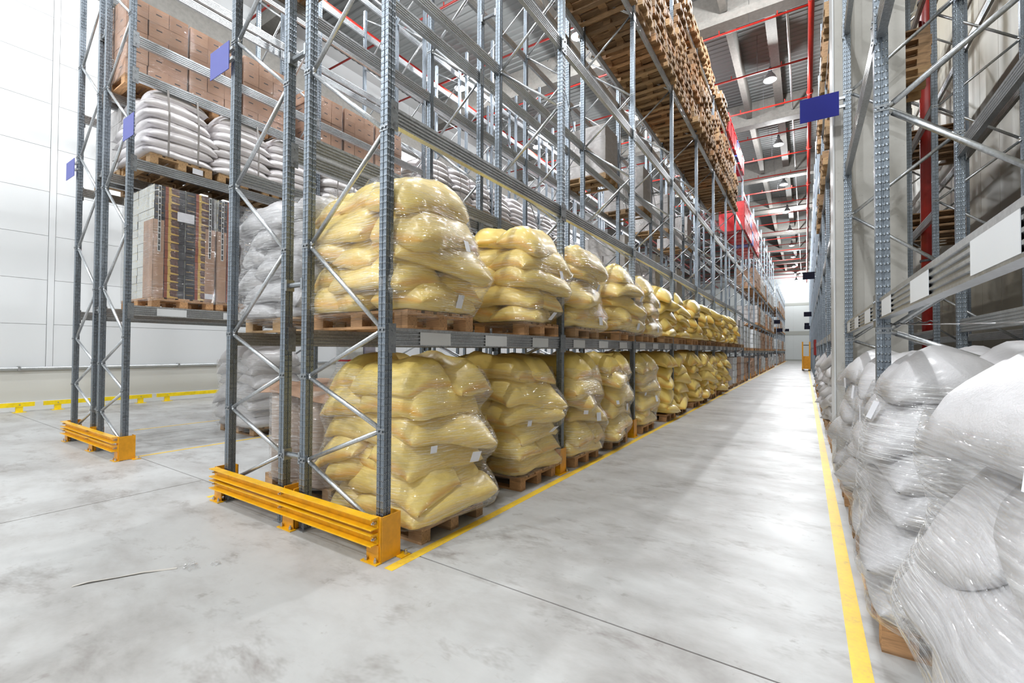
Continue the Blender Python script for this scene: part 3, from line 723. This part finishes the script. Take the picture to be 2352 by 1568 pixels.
def film(name, clouds, cx, cy, z0, z1, mat, label, tags=(), nz=34, na=72, off=0.006, group=None):
    P = np.concatenate(clouds); ang = np.arctan2((P[:,1]-cy)*1.35, P[:,0]-cx); r = np.hypot(P[:,0]-cx,(P[:,1]-cy))
    ai = ((ang+math.pi)/(2*math.pi)*na).astype(int)%na; zi = ((P[:,2]-z0)/(z1-z0)*(nz-1)).round().astype(int)
    R = np.zeros((nz,na)); ok = (zi>=0)&(zi<nz); np.maximum.at(R,(zi[ok],ai[ok]),r[ok])
    # stretch over the gaps
    G = R.copy()
    for da in (-1,0,1):
        for dz in (-2,-1,0,1,2):
            Q = np.roll(R,da,1); Q = np.roll(Q,dz,0)
            if dz>0: Q[:dz] = 0
            if dz<0: Q[dz:] = 0
            G = np.maximum(G,Q-abs(dz)*0.012)
    K = G.copy()
    for _ in range(2):
        K = (np.roll(K,1,1)+2*K+np.roll(K,-1,1))/4
        E = np.pad(K,((1,1),(0,0)),mode='edge'); K = (E[:-2]+2*K+E[2:])/4
    K = np.maximum(K, R)+off
    K = np.maximum(K, 0.3)
    A = (np.arange(na)+0.5)/na*2*math.pi-math.pi
    # undo the angular stretch
    ca, sa = np.cos(A), np.sin(A)/1.35; nn = np.hypot(ca,sa); ca, sa = ca/nn, sa/nn
    Z = np.linspace(z0,z1,nz)
    rng = np.random.default_rng(int(abs(cx*100)+abs(cy*1000)))
    V = np.zeros((nz,na,3)); V[...,0] = cx+K*ca; V[...,1] = cy+K*sa; V[...,2] = Z[:,None]
    V[0,:,2] += rng.normal(0,0.012,na); V[-1,:,2] += 0.03*np.sin(3*A+cy)+rng.normal(0,0.008,na)
    f = []
    for i in range(nz-1):
        for j in range(na): f.append((i*na+j,i*na+(j+1)%na,(i+1)*na+(j+1)%na,(i+1)*na+j))
    o = obj(name, mesh_np(name, V.reshape(-1,3), f, mat))
    tag(o, label, 'stretch film', group)
    for (a, z, w, h) in tags:
        j = int((a+math.pi)/(2*math.pi)*na)%na; i = int((z-z0)/(z1-z0)*(nz-1)); i = max(1,min(nz-2,i))
        p = V[i,j]; n = np.cross(V[i,(j+1)%na]-V[i,j-1], V[i+1,j]-V[i-1,j]); n /= np.linalg.norm(n)+1e-9
        if n[0]*ca[j]+n[1]*sa[j] < 0: n = -n
        q = Vector(n).to_track_quat('Z','Y'); 
        tm = cached(('tagm',w,h), lambda: MB().box(-w/2,w/2,-h/2,h/2,0.004,0.0052).mesh('paper_tag', M['paper']))
        to = obj('paper_tag', tm, o, tuple(p)); to.rotation_euler = q.to_euler()
    return o
STUFF = {}
def sack_load(cx, cy, zb, n, kind, seed, aisle, where, group, individual=True, res=(16,10), wrap=None, tags=(), pitch=0.19, size=(0.96,0.57,0.32), droop=1.3):
    m = M[kind]; nice = {'sacky':'yellow','sackw':'white'}[kind]
    L = make_sack_load(cx, cy, zb, n, m, seed, aisle, pitch, res, size, droop)
    for (i, nm, V, F, A) in L:
        if individual:
            c = np.array([V[:,0].mean(), V[:,1].mean(), V[:,2].min()])
            o = obj('sack', mesh_np('sack', V-c, F, m, A), None, tuple(c))
            tag(o, f'{nice} sack, {nm} of {ORD[i]} layer, {where}', 'sack', group)
        else:
            s = STUFF.setdefault(kind, ([],[],[],[0])); k = s[3][0]
            s[0].append(V); s[1].extend([tuple(q+k for q in f) for f in F]); s[2].append(A); s[3][0] += len(V)
    if wrap:
        z0, z1, fm, lab = wrap
        film('stretch_wrap', [v[2] for v in L], cx, cy, zb+z0, zb+z1, M[fm], lab, tags, group='stretch film around the pallet loads')
    return L

# --- yellow sacks, floor and first shelf
floor_y = [2.995,4.56,5.795,7.07,8.65,10.36,11.55,13.15,14.45,15.95,17.3,18.8]
for i, y in enumerate(floor_y):
    ind = i < 7; cx = -3.13 if i != 1 else -3.19
    pallet((cx,y,0), f'worn wooden pallet under the {ORD[i]} floor stack of yellow sacks', 'pallets under the floor stacks of yellow sacks', 'wood' if i%3 else 'woodold', parts=i<6)
    wrap = (-0.10, 1.16 if i else 1.24, 'film', f'clear stretch film around the {ORD[i]} floor stack of yellow sacks') if i < 5 else None
    sack_load(cx, y, PH, 6, 'sacky', 100+i, 1, f'{ORD[i]} floor stack from the end guard', f'yellow sacks in the {ORD[i]} floor stack', ind, (22,14) if i<2 else ((14,10) if ind else (10,8)), wrap,
              tags=((0.25,0.62,0.085,0.115),(-0.55,0.75,0.06,0.06)) if i<5 else (), pitch=0.212)
shelf_y = [2.825,4.515,5.80,7.45,8.65,10.2,11.5,13.05,14.4,15.9,17.25,18.8,20.1,21.6]
for i, y in enumerate(shelf_y):
    ind = i < 7; cx = -3.13
    pallet((cx,y,1.70), f'wooden pallet under the {ORD[i]} shelf stack of yellow sacks', 'pallets under the shelf stacks of yellow sacks', ('wood','wood','woodold')[i%3], parts=i<6)
    wrap = (-0.12, 1.08 if i != 1 else 0.86, 'film', f'clear stretch film around the {ORD[i]} shelf stack of yellow sacks') if i < 5 else None
    sack_load(cx, y, 1.70+PH, 5, 'sacky', 200+i, 1, f'{ORD[i]} shelf stack from the end guard', f'yellow sacks in the {ORD[i]} shelf stack', ind, (22,14) if i<2 else ((14,10) if ind else (10,8)), wrap,
              tags=((0.22,1.95,0.085,0.115),(0.30,2.42,0.06,0.10)) if i<5 else (), pitch=0.208)
# --- white sacks on the other side of the aisle
right_y = [(1.50,7),(3.40,7),(4.72,7),(5.98,7),(8.45,7),(9.55,7),(11.2,7),(12.4,7),(13.9,7),(15.2,7),(17.0,7),(18.4,7),(20,7),(21.5,7)]
for i, (y, n) in enumerate(right_y):
    ind = i < 4; cx = 0.92 if i else 0.98
    pallet((cx,y,0), f'wooden pallet under the {ORD[i]} stack of white sacks by the olive wall', 'pallets under the white sacks', 'wood' if i%2 else 'woodold', parts=i<4)
    wrap = (-0.10, 1.24, 'filmh' if i<2 else 'film', f'glossy stretch film around the {ORD[i]} stack of white sacks') if i < 4 else None
    sack_load(cx+((-0.01,0.05)[i] if i<2 else 0.11), y, PH, n, 'sackw', 300+i, -1, f'{ORD[i]} stack along the olive wall', f'white sacks in the {ORD[i]} stack along the olive wall', ind, (22,14) if i<3 else (10,8), wrap,
              tags=(((-2.50,1.40,0.16,0.13),) if i==0 else ((-2.62,1.25,0.10,0.10),(2.7,1.18,0.08,0.10))) if i<4 else (), pitch=0.188, size=(0.96,0.56,0.30))
# --- white sack loads behind
pallet((-4.43,2.88,1.70), 'pale wooden pallet under the wrapped white sacks behind the end frame', 'pallets on the rear rack', 'woodpale')
sack_load(-4.43, 2.88, 1.70+PH, 6, 'sackw', 410, -1, 'wrapped shelf stack beside the yellow sacks', 'white sacks in the wrapped shelf stack', True, (16,10),
          (-0.12,1.12,'filmh','hazy stretch film around the white sacks on the shelf beside the yellow ones'), pitch=0.187)
pallet((-8.63,4.52,0), 'dark wooden pallet under the white sacks below the printed cases', 'pallets in the cartons rack', 'woodold')
sack_load(-8.63, 4.52, PH, 7, 'sackw', 420, 1, 'floor stack below the printed cases', 'white sacks in the floor stack below the printed cases', True, (14,10),
          (-0.05,1.2,'film','stretch film around the white sacks below the printed cases'), pitch=0.192)
for i, y in enumerate((4.5,)):
    pallet((-4.43,y,1.70), f'{ORD[i]} pallet on the rear rack behind the yellow shelf stacks', 'pallets on the rear rack', 'woodpale', False)
    sack_load(-4.43, y, 1.70+PH, 6, 'sackw', 430+i, -1, f'{ORD[i]} rear stack behind the yellow shelf sacks', f'white sacks in the {ORD[i]} rear stack', True, (10,8), pitch=0.187)
for kind, (vs, fs, at, _) in STUFF.items():
    nm = 'yellow' if kind == 'sacky' else 'white'
    o = obj('sacks', mesh_np('sacks', np.concatenate(vs), fs, M[kind], np.concatenate(at)))
    tag(o, f'distant mass of stacked {nm} sacks farther down the racks', 'sacks', None, 'stuff')
# --- strapped flat white bags
def bag_load(cx, cy, zb, n, idx, where, strap=True):
    rng = np.random.default_rng(500+idx)
    for i in range(n):
        top = max(0, i-(n-4))*0.07
        for q, nm in ((0.29,'aisle'),(-0.29,'rear')):
            V, F, A = sack_points(0.98-top, 0.68-top*0.4, 0.235, rng, 14, 8)
            X = -V[:,1]+cx+q*(1-top*0.6)+rng.normal(0,0.012); Y = V[:,0]+cy+rng.normal(0,0.018)
            dy = np.clip(np.abs(Y-cy)-0.30,0,None); dx = np.clip(np.abs(X-cx)-0.42,0,None)
            Z = V[:,2]+zb+0.085+i*0.142-np.minimum(0.9*(dy**2+dx**2),0.06)*(1 if i else 0.2)
            Z = np.maximum(Z, zb+0.003); c = np.array([X.mean(),Y.mean(),Z.min()])
            o = obj('bag', mesh_np('bag', np.stack([X,Y,Z],-1)-c, F, M['bagw'], A), None, tuple(c))
            tag(o, f'glossy white bag, {nm} half of {ORD[i]} layer, {where}', 'bag', 'white bags strapped on the high shelves')
    if strap:
        h = 0.085+n*0.142+0.02
        for dy in (-0.2,0.18):
            b = MB(); pts = [(0.655,0.0),(0.665,h*0.55),(0.60,h*0.88),(0.42,h),(-0.42,h),(-0.60,h*0.88),(-0.665,h*0.55),(-0.655,0)]
            for a, c in zip(pts[:-1],pts[1:]):
                k = len(b.v)
                for (px,pz) in (a,c):
                    for yy in (-0.012,0.012):
                        b.v += [(px,yy,pz),(px*1.006,yy,pz+0.003)]
                b.f += [(k+1,k+3,k+7,k+5),(k,k+2,k+6,k+4)]
            tag(obj('strap', b.mesh('strap', M['strap']), None, (cx,cy+dy,zb)), f'grey strap {"before" if dy<0 else "beyond"} the middle of {where}', 'strap', 'grey straps around the white bags')
tag(obj('notice', MB().box(0,0.0015,-0.07,0.07,0,0.085).mesh('notice', M['paper']), None, (-7.795,3.10,4.19)), 'small blank label on the pallet of the first strapped bags', 'label')
def bag_stack(y, z, idx, where, x=-8.40, strap=True, n=7):
    pallet((x,y,z), f'pallet under the white bags, {where}', 'pallets under the white bags', 'woodpale', parts=idx<3)
    bag_load(x, y, z+PH, n, idx, where, strap)
for i, y in enumerate((2.90,3.80,4.67)): bag_stack(y, 4.18, i, f'{ORD[i]} strapped stack above the printed cases')
for i, y in enumerate((5.72,6.6,7.5)): bag_stack(y, 4.18, 3+i, f'{ORD[i]} strapped stack of the next bay')
for i, y in enumerate((8.6,9.5,10.35)): bag_stack(y, 5.41, 6+i, f'{ORD[i]} stack past the brown cartons', n=6)
for i, y in enumerate((11.4,12.3,13.2,14.3,15.2)): bag_stack(y, 5.41, 9+i, f'{ORD[i+3]} stack past the brown cartons', strap=False, n=6)

# ------------------------------------------------------------------ cartons and cases
def box_film(x0,x1,y0,y1,z0,z1,label,mat='film',group='stretch film around the box loads',ny=10,nz=14,seed=1):
    rng = np.random.default_rng(seed); b = MB(); per = []
    n = 8
    for i in range(n): per.append((x1, y0+(y1-y0)*i/n))
    for i in range(n): per.append((x1+(x0-x1)*i/n, y1))
    for i in range(n): per.append((x0, y1+(y0-y1)*i/n))
    for i in range(n): per.append((x0+(x1-x0)*i/n, y0))
    cx, cy = (x0+x1)/2,(y0+y1)/2; m = len(per)
    for k in range(nz+1):
        z = z0+(z1-z0)*k/nz
        for (x,y) in per:
            d = 0.006+0.012*rng.random(); l = math.hypot(x-cx,y-cy)
            b.v.append((x+(x-cx)/l*d, y+(y-cy)/l*d, z+(rng.normal(0,0.01) if k in (0,nz) else 0)))
    for k in range(nz):
        for i in range(m): j=(i+1)%m; b.f.append((k*m+i,k*m+j,(k+1)*m+j,(k+1)*m+i))
    return tag(obj('stretch_wrap', b.mesh('stretch_wrap', M[mat], True)), label, 'stretch film', group)
def carton_load(x, y, z, idx, where, nx=3, ny=3, nz=5, mat='carton', dims=(1.2,0.78,1.18), wrap=True, seed=0, group='brown cartons on the high shelf', noun='brown carton'):
    rng = random.Random(seed+idx); dx, dy, dz = dims[0]/nx, dims[1]/ny, dims[2]/nz
    me = cached(('cart',mat,round(dx,3),round(dy,3),round(dz,3)), lambda: MB().box(-dx/2+0.003,dx/2-0.003,-dy/2+0.003,dy/2-0.003,0.001,dz-0.002).mesh('carton', M[mat]))
    for k in range(nz):
        for i in range(nx):
            for j in range(ny):
                o = obj('carton', me, None, (x-dims[0]/2+dx*(i+0.5)+rng.gauss(0,0.004), y-dims[1]/2+dy*(j+0.5)+rng.gauss(0,0.004), z+k*dz), (0,0,rng.gauss(0,0.008)))
                dep = 'aisle' if i == nx-1 else ('rear' if i == 0 else 'middle')
                tag(o, f'{noun}, {ORD[k]} layer, {dep} {ORD[j]} column, {where}', 'carton', group)
    if wrap: box_film(x-dims[0]/2, x+dims[0]/2, y-dims[1]/2, y+dims[1]/2, z-0.03, z+dims[2]*0.97, f'glossy stretch film around the {where}', 'filmc', seed=idx)
cart_y = [(2.74,'first carton stack'),(3.55,'second carton stack'),(4.38,'third carton stack'),(5.62,'fourth carton stack'),(6.46,'fifth carton stack'),(7.3,'sixth carton stack')]
for i, (y, nm) in enumerate(cart_y):
    pallet((-8.90,y,5.41), f'pallet under the {nm}', 'pallets under the brown cartons', 'wood', parts=i<2)
    carton_load(-8.90, y, 5.41+PH, i, nm, nx=3 if i==0 else 2, wrap=True)
pallet((-9.52,2.88,4.18), 'pallet under the pale cartons next to the white wall', 'pallets in the cartons rack', 'woodpale', False)
carton_load(-9.50, 2.88, 4.18+PH, 20, 'pale wrapped stack next to the white wall', 2, 2, 4, 'greybox', (1.15,0.8,1.0), True, 0, 'pale grey cartons', 'pale grey carton')
# printed cases
def case_load(y, idx, nm):
    z = 2.125; x = -8.42
    pallet((x,y,z), f'wooden pallet under the {nm}', 'pallets under the printed cases', 'wood')
    zb = z+PH; n = 14; dz = 1.63/n
    me = cached('case', lambda: MB().box(-0.295,0.295,-0.194,0.194,0.001,dz-0.002).mesh('display_case', M['case']))
    for k in range(n):
        for i in (0,1):
            for j in (0,1):
                o = obj('display_case', me, None, (x+(0.3 if i else -0.3)+random.gauss(0,0.002), y+(0.197 if j else -0.197)+random.gauss(0,0.002), zb+k*dz))
                tag(o, f'black and gold printed case, {ORD[k]} layer, {"aisle" if i else "rear"} {"far" if j else "guard"} side, {nm}', 'carton', 'black and gold printed cases')
    for sy, w in ((-1,'guard-side'),(1,'far-side')):
        b = MB().box(0.598,0.606,min(sy*0.402,sy*0.27),max(sy*0.402,sy*0.27),0,1.12).box(0.27,0.606,sy*0.402-0.004,sy*0.402+0.004,0,1.12)
        tag(obj('edge_board', b.mesh('edge_board', M['kraft']), None, (x,y,zb)), f'plain brown {w} corner board on the {nm}', 'edge board', 'brown corner boards on the printed cases')
        e = thing('edge_strip', f'perforated {w} edge strip on the {nm}', 'edge strip', (x+0.609,y+sy*0.33,zb+0.66), 0, 'perforated strips on the printed cases')
        obj('strip', MB().box(0,0.003,-0.018,0.018,0,0.96).mesh('strip', M['label']), e)
        hm = cached('esh', lambda: MB().box(0.003,0.0045,-0.011,0.011,0,0.07).mesh('slot', M['blackstrap']))
        for q in range(11): obj('slot', hm, e, (0,0,0.015+0.086*q))
    p = tag(obj('notice', MB().box(0.612,0.6135,-0.11,0.11,1.15,1.29).mesh('notice', M['paper']), None, (x,y,zb)), f'blank white sheet on the {nm}', 'label', 'blank sheets on the printed cases')
    tag(obj('notice', MB().box(0.612,0.6135,0.27,0.38,0.03,0.11).mesh('notice', M['paper']), None, (x,y,zb)), f'small blank label low on the {nm}', 'label', 'blank sheets on the printed cases')
    box_film(x-0.605,x+0.612,y-0.405,y+0.405,zb-0.05,zb+1.62,f'clear stretch film around the {nm}','filmc',seed=40+idx)
case_load(2.96, 0, 'first stack of printed cases'); case_load(3.80, 1, 'second stack of printed cases')

# --- brown paper roll bundle on the floor of the rear rack
def roll_bundle():
    x, y = -4.50, 3.15
    pallet((x,y,0), 'wooden pallet under the wrapped brown paper rolls', 'pallets on the rear rack', 'woodold')
    for i, (dx, dy) in enumerate(((-0.30,-0.19),(0.30,-0.19),(-0.30,0.21),(0.30,0.21))):
        t = thing('paper_roll', f'tall brown paper roll, {("guard-side rear","guard-side aisle","far-side rear","far-side aisle")[i]} one of the wrapped bundle', 'paper roll', (x+dx,y+dy,PH), 0, 'wrapped brown paper rolls')
        obj('roll', MB().lathe([(0.07,0.0),(0.265,0.0),(0.272,0.01),(0.272,0.95),(0.265,0.96),(0.07,0.96)],28).mesh('roll', M['rollpaper'], True), t)
        obj('core', MB().lathe([(0.055,0.0),(0.07,0.0),(0.07,0.965),(0.055,0.965),(0.055,0.0)],18).mesh('core', M['kraft'], True), t)
    b = MB(); n = 10
    for i in range(n+1):
        for j in range(n+1):
            u, v = i/n, j/n; b.v.append((x-0.66+1.40*u, y-0.50+1.0*v, PH+0.985+0.03*math.sin(5*u+3*v)+(-0.10*max(0,0.15-v)*6)+0.02*math.sin(9*v)))
    for i in range(n):
        for j in range(n): k=i*(n+1)+j; b.f.append((k,k+n+1,k+n+2,k+1))
    o = obj('cardboard_sheet', b.mesh('cardboard_sheet', M['kraft'])); md = o.modifiers.new('thickness','SOLIDIFY'); md.thickness = 0.006
    tag(o, 'warped brown cardboard sheet lying over the wrapped paper rolls', 'cardboard')
    P = []
    for dx, dy in ((-0.30,-0.19),(0.30,-0.19),(-0.30,0.21),(0.30,0.21)):
        a = np.linspace(0,2*math.pi,60,endpoint=False)
        for z in np.linspace(0.0,1.0,30): P.append(np.stack([x+dx+0.275*np.cos(a),y+dy+0.275*np.sin(a),np.full(60,PH+z)],-1))
    film('stretch_wrap', P, x, y, 0.05, PH+0.96, M['filmh'], 'hazy stretch film around the brown paper rolls', group='stretch film around the pallet loads')
roll_bundle()
# --- red banded carton stack far back between the racks
def banded():
    t = thing('banded_stack', 'white board stack with red bands under the far shelf', 'boxes', (-8.35,6.42,0))
    for k in range(5):
        obj('white_board', MB().box(-0.35,0.05,-0.2,0.2,0.02+k*0.32,0.30+k*0.32).mesh('white_board', M['whitebox']), t)
        obj('red_band', MB().box(-0.355,0.055,-0.205,0.205,0.30+k*0.32,0.34+k*0.32).mesh('red_band', M['bin_red']), t)
    tag(obj('grey_panel', MB().box(-8.6,-8.28,6.68,6.95,0,1.7).mesh('grey_panel', mat_paint('lilac_panel',(0.40,0.38,0.45),0.5))), 'lilac grey panel beside the red banded stack', 'panel')
banded()
# --- wrapped grey carton blocks on the rear rack
for i, (y, lv) in enumerate(((10.25,5.53),(13.15,5.53),(15.9,5.53),(11.6,3.37),(14.4,3.37),(17.2,3.37),(19.9,3.37),(18.9,5.53))):
    nm = f'{ORD[i]} wrapped grey block on the rear rack'
    pallet((-4.46,y,lv), f'pallet under the {nm}', 'pallets on the rear rack', 'woodpale', False)
    carton_load(-4.46, y, lv+PH, 30+i, nm, 2, 2, 4, 'greybox', (1.18,0.8,1.15 if lv>5 else 1.0), i<3, 5, 'grey cartons on the rear rack', 'grey carton')
pallet((-4.46,2.66,5.53), 'wooden pallet on the high rear shelf above the end frame', 'pallets on the rear rack', 'woodold')
for k in range(4): pallet((-4.46,2.66,5.53+PH*(k+1)), f'{ORD[k]} pallet stacked above the lone pallet on the high rear shelf', 'pallets on the rear rack', 'woodold', False)

# --- tall stacks of empty pallets on the high shelf
cnt = 0
def pallet_stack(x, y, z, n, si, where, spare=0.0):
    global cnt
    rng = random.Random(900+si)
    for k in range(n):
        lab = f'weathered empty pallet, {ORD[k]} from the bottom, {ORD[si]} stack on the {where}'
        pallet((x+rng.gauss(0,0.035),y+rng.gauss(0,0.014),z+k*(PH+0.001)), lab, f'empty pallets on the {where}', rng.choice(('woodold','woodold','woodpale','wood')), parts=(k==0 and si<6 and where=='high shelf'), rz=rng.gauss(0,0.018)); cnt += 1
si = 0
for k in range(1,7):
    for q in (0.50,1.425,2.35):
        y = Y0+PITCH_B*k+q
        if y < 7.0: continue
        pallet_stack(-3.11, y, 7.72, (14,12,13,10,14,11)[si%6], si, 'high shelf'); si += 1
si = 0
for k in range(3,6):
    for q in (0.50,1.425,2.35):
        y = Y0+PITCH_B*k+q
        pallet_stack(-3.11, y, 10.2, (3,5,4)[si%3], si, 'topmost shelf'); si += 1

# --- red and blue bins high up
si = 0
for (y0, y1, z, n) in ((19.7,25.0,10.2,1),(25.4,33.5,7.6,2)):
    y = y0
    while y < y1:
        for k in range(n):
            def mk(c):
                b = MB(); x0,x1,ya,yb,h = -0.6,0.6,-0.38,0.38,0.72
                b.box(x0,x1,ya,yb,0,0.03).box(x0,x0+0.03,ya,yb,0.03,h).box(x1-0.03,x1,ya,yb,0.03,h).box(x0,x1,ya,ya+0.03,0.03,h).box(x0,x1,yb-0.03,yb,0.03,h).box(x1,x1+0.02,ya,yb,h-0.05,h).box(x1,x1+0.015,-0.02,0.02,0,h)
                return b.mesh('bin', M[c])
            c = 'bin_blue' if (si+k)%7==3 else 'bin_red'
            tag(obj('bin', cached(('bin',c), lambda: mk(c)), None, (-3.1,y,z+k*0.725)), f'{"blue" if c=="bin_blue" else "red"} plastic bin, {ORD[k]} from bottom in {ORD[si]} bin stack', 'bin', 'plastic bins on the top shelves')
        si += 1; y += 0.93
# --- far loads: wrapped carton stacks on the distant runs
si = 0
rng = random.Random(5)
for (x, y0, nb, lvs, tint) in ((-3.12,25.12,9,[0,1.56,3.2,5.4],('whitebox','greybox','kraft')),(-3.12,56.2,8,[0,1.6,4.0,6.2],('kraft','whitebox','greybox'))):
    for k in range(nb):
        for lv in lvs:
            for q in (0.75,2.05):
                if rng.random() < 0.12 or (k < 2 and lv > 2 and y0 < 50): continue
                h = 1.25 if lv else 0.9+0.4*rng.random()
                t = thing('wrapped_load', f'{ORD[k]} bay far wrapped load, shelf {ORD[lvs.index(lv)]} up, {"near" if q<1 else "far"} half, {"middle" if y0<50 else "last"} run', 'wrapped load', (x,y0+PITCH_B*k+q,lv), 0, 'far wrapped loads')
                c = rng.choice(tint)
                nn = 4; dz = (h-0.15)/nn
                for i in range(nn): obj('layer', cached(('fl',c,round(dz,2)), lambda: MB().box(-0.57,0.57,-0.5,0.5,0.002,dz-0.012).mesh('layer', M[c])), t, (rng.gauss(0,0.01),rng.gauss(0,0.01),0.15+i*dz))
                obj('pallet_base', cached(('flp',), lambda: MB().box(-0.6,0.6,-0.52,0.52,0.1,0.145).box(-0.6,0.6,-0.52,-0.4,0,0.1).box(-0.6,0.6,-0.06,0.06,0,0.1).box(-0.6,0.6,0.4,0.52,0,0.1).mesh('pallet_base', M['wood'])), t)
# grey loads on upper shelves of the yellow rack, farther down
for i, (y, lv) in enumerate(((20.3,0),(21.7,0),(23.2,0),(24.4,0),(23.1,1.70),(24.3,1.70))):
    nm = f'{ORD[i]} mixed load farther along the yellow sack rack'
    pallet((-3.12,y,lv), f'pallet under the {nm}', 'pallets farther along the yellow sack rack', 'woodold', False)
    t = thing('wrapped_load', nm, 'wrapped load', (-3.12,y,lv+PH), 0, 'mixed loads farther along')
    c = ('greybox','whitebox','kraft','greybox')[i%4]
    for k in range(4): obj('layer', MB().box(-0.56,0.56,-0.46,0.46,0.002,0.27).mesh('layer', M[c]), t, (0.01*(k%2),0,0.28*k))
# loads on the upper shelves across the aisle
for i, (y, lv) in enumerate(((9.0,5.52),(10.4,5.52),(12.0,5.52),(13.4,5.52),(9.0,7.7),(10.4,7.7),(12.0,7.7),(13.3,7.7),(15.2,5.52),(16.6,5.52),(18,5.52),(15.1,7.7),(16.5,7.7))):
    x = 0.93
    pallet((x,y,lv), f'{ORD[i]} pallet high up above the white sacks', 'pallets high above the white sacks', 'woodpale', False)
    for k in range(1 if i%3 else 4): pallet((x+0.01*((k*7)%3-1),y,lv+PH*(k+1)), f'{ORD[k]} empty pallet stacked on the {ORD[i]} pallet above the white sacks', 'pallets high above the white sacks', 'woodpale' if i%2 else 'woodold', False)
for i, (y, lv) in enumerate(((12.6,3.80),(12.6,5.52))):
    for k in range(4): pallet((2.05,y,lv+PH*k), f'{ORD[k]} empty pallet from below, {"lower" if i==0 else "upper"} shelf behind the pillar', 'pallets behind the pillar', 'woodold', False)

# ------------------------------------------------------------------ small things
def wire():
    b = MB(); p0 = Vector((XR+0.05,3.86,1.72)); p1 = Vector((1.30,1.1,1.66)); n = 12
    pts = [p0.lerp(p1,i/n)+Vector((0,0,-0.03*math.sin(math.pi*i/n))) for i in range(n+1)]
    for a, c in zip(pts[:-1],pts[1:]): b.tube(a,c,0.0028,6)
    t = thing('steel_cable', 'thin steel cable tied below the shelf beam over the white sacks', 'cable')
    obj('cable', b.mesh('cable', M['bolt'], True), t)
    k = MB()
    for i in range(14):
        f = 0.02+0.012*i; a = p0.lerp(p1,f); c = p0.lerp(p1,f+0.012)
        o = Vector((0,0,0.006*math.cos(i*2.1))); o2 = Vector((0,0,0.006*math.cos((i+1)*2.1))); k.tube(a+o,c+o2,0.0035,6)
    obj('twist', k.mesh('twist', M['dark'], True), t)
wire()
def floor_tape():
    pts = [(-3.96,0.905),(-3.93,0.98),(-3.86,1.10),(-3.80,1.22),(-3.73,1.32),(-3.68,1.38)]
    b = MB()
    for i, (x,y) in enumerate(pts):
        w = 0.011+0.003*math.sin(i*2.3); z = 0.002+0.006*abs(math.sin(i*1.7))
        b.v += [(x-w*0.9,y+w*0.4,z),(x+w*0.9,y-w*0.4,z+0.004*math.sin(i))]
    for i in range(len(pts)-1): b.f.append((2*i,2*i+1,2*i+3,2*i+2))
    o = obj('tape_scrap', b.mesh('tape_scrap', new_mat('old_tape',(0.55,0.52,0.48),0.35))); o.modifiers.new('thickness','SOLIDIFY').thickness = 0.0015
    tag(o, 'long curled strip of old tape on the bare floor', 'tape')
    rng = np.random.default_rng(3); n = 10
    for nm, cx, cy, s, lab in (('film_scrap',-3.62,1.44,0.055,'crumpled scrap of clear film next to the tape strip'),('film_scrap',-3.53,1.56,0.035,'small twisted brown film scrap beyond the tape strip')):
        m = MB()
        for i in range(n):
            for j in range(n):
                u, v = i/(n-1)-0.5, j/(n-1)-0.5; r = math.hypot(u,v)
                m.v.append((cx+u*2*s*(1+0.3*rng.normal()), cy+v*1.4*s*(1+0.3*rng.normal()), 0.003+max(0,0.035*(1-1.6*r))*abs(rng.normal())*s/0.05))
        for i in range(n-1):
            for j in range(n-1): k=i*n+j; m.f.append((k,k+1,k+n+1,k+n))
        tag(obj(nm, m.mesh(nm, M['filmh'])), lab, 'film scrap')
floor_tape()
def order_picker():
    t = thing('forklift', 'small orange forklift parked far down the aisle', 'forklift', (-0.02,43.5,0))
    obj('body', MB().prism([(-0.35,0.12),(0.35,0.12),(0.35,0.95),(0.1,1.15),(-0.35,1.15)],'x',-0.2,0.35).mesh('body', M['orange']), t)
    for x in (-0.18,0.30): obj('mast_post', MB().box(x-0.05,x+0.05,-0.5,-0.38,0.05,2.3).mesh('mast_post', M['orange']), t)
    for x in (-0.12,0.24): obj('fork', MB().box(x-0.05,x+0.05,-1.4,-0.5,0.04,0.09).mesh('fork', M['dark']), t)
    for x, y in ((-0.2,-0.2),(0.34,-0.2),(-0.2,0.25),(0.34,0.25)): obj('wheel', MB().tube((x-0.04,y,0.13),(x+0.04,y,0.13),0.13,14).mesh('wheel', M['dark']), t)
    obj('overhead_guard', MB().box(-0.2,0.35,-0.35,0.35,2.0,2.06).box(-0.2,-0.14,0.29,0.35,1.1,2.0).box(0.29,0.35,0.29,0.35,1.1,2.0).mesh('overhead_guard', M['dark']), t)
    b = thing('fire_box', 'red cabinet fixed to a far upright above the white sacks', 'cabinet', (0.365,26.45,1.35))
    obj('cabinet', MB().box(-0.02,0.12,-0.35,0.1,0,0.75).mesh('cabinet', M['red']), b); obj('door', MB().box(-0.035,-0.02,-0.32,0.07,0.03,0.72).mesh('door', M['red']), b)
order_picker()
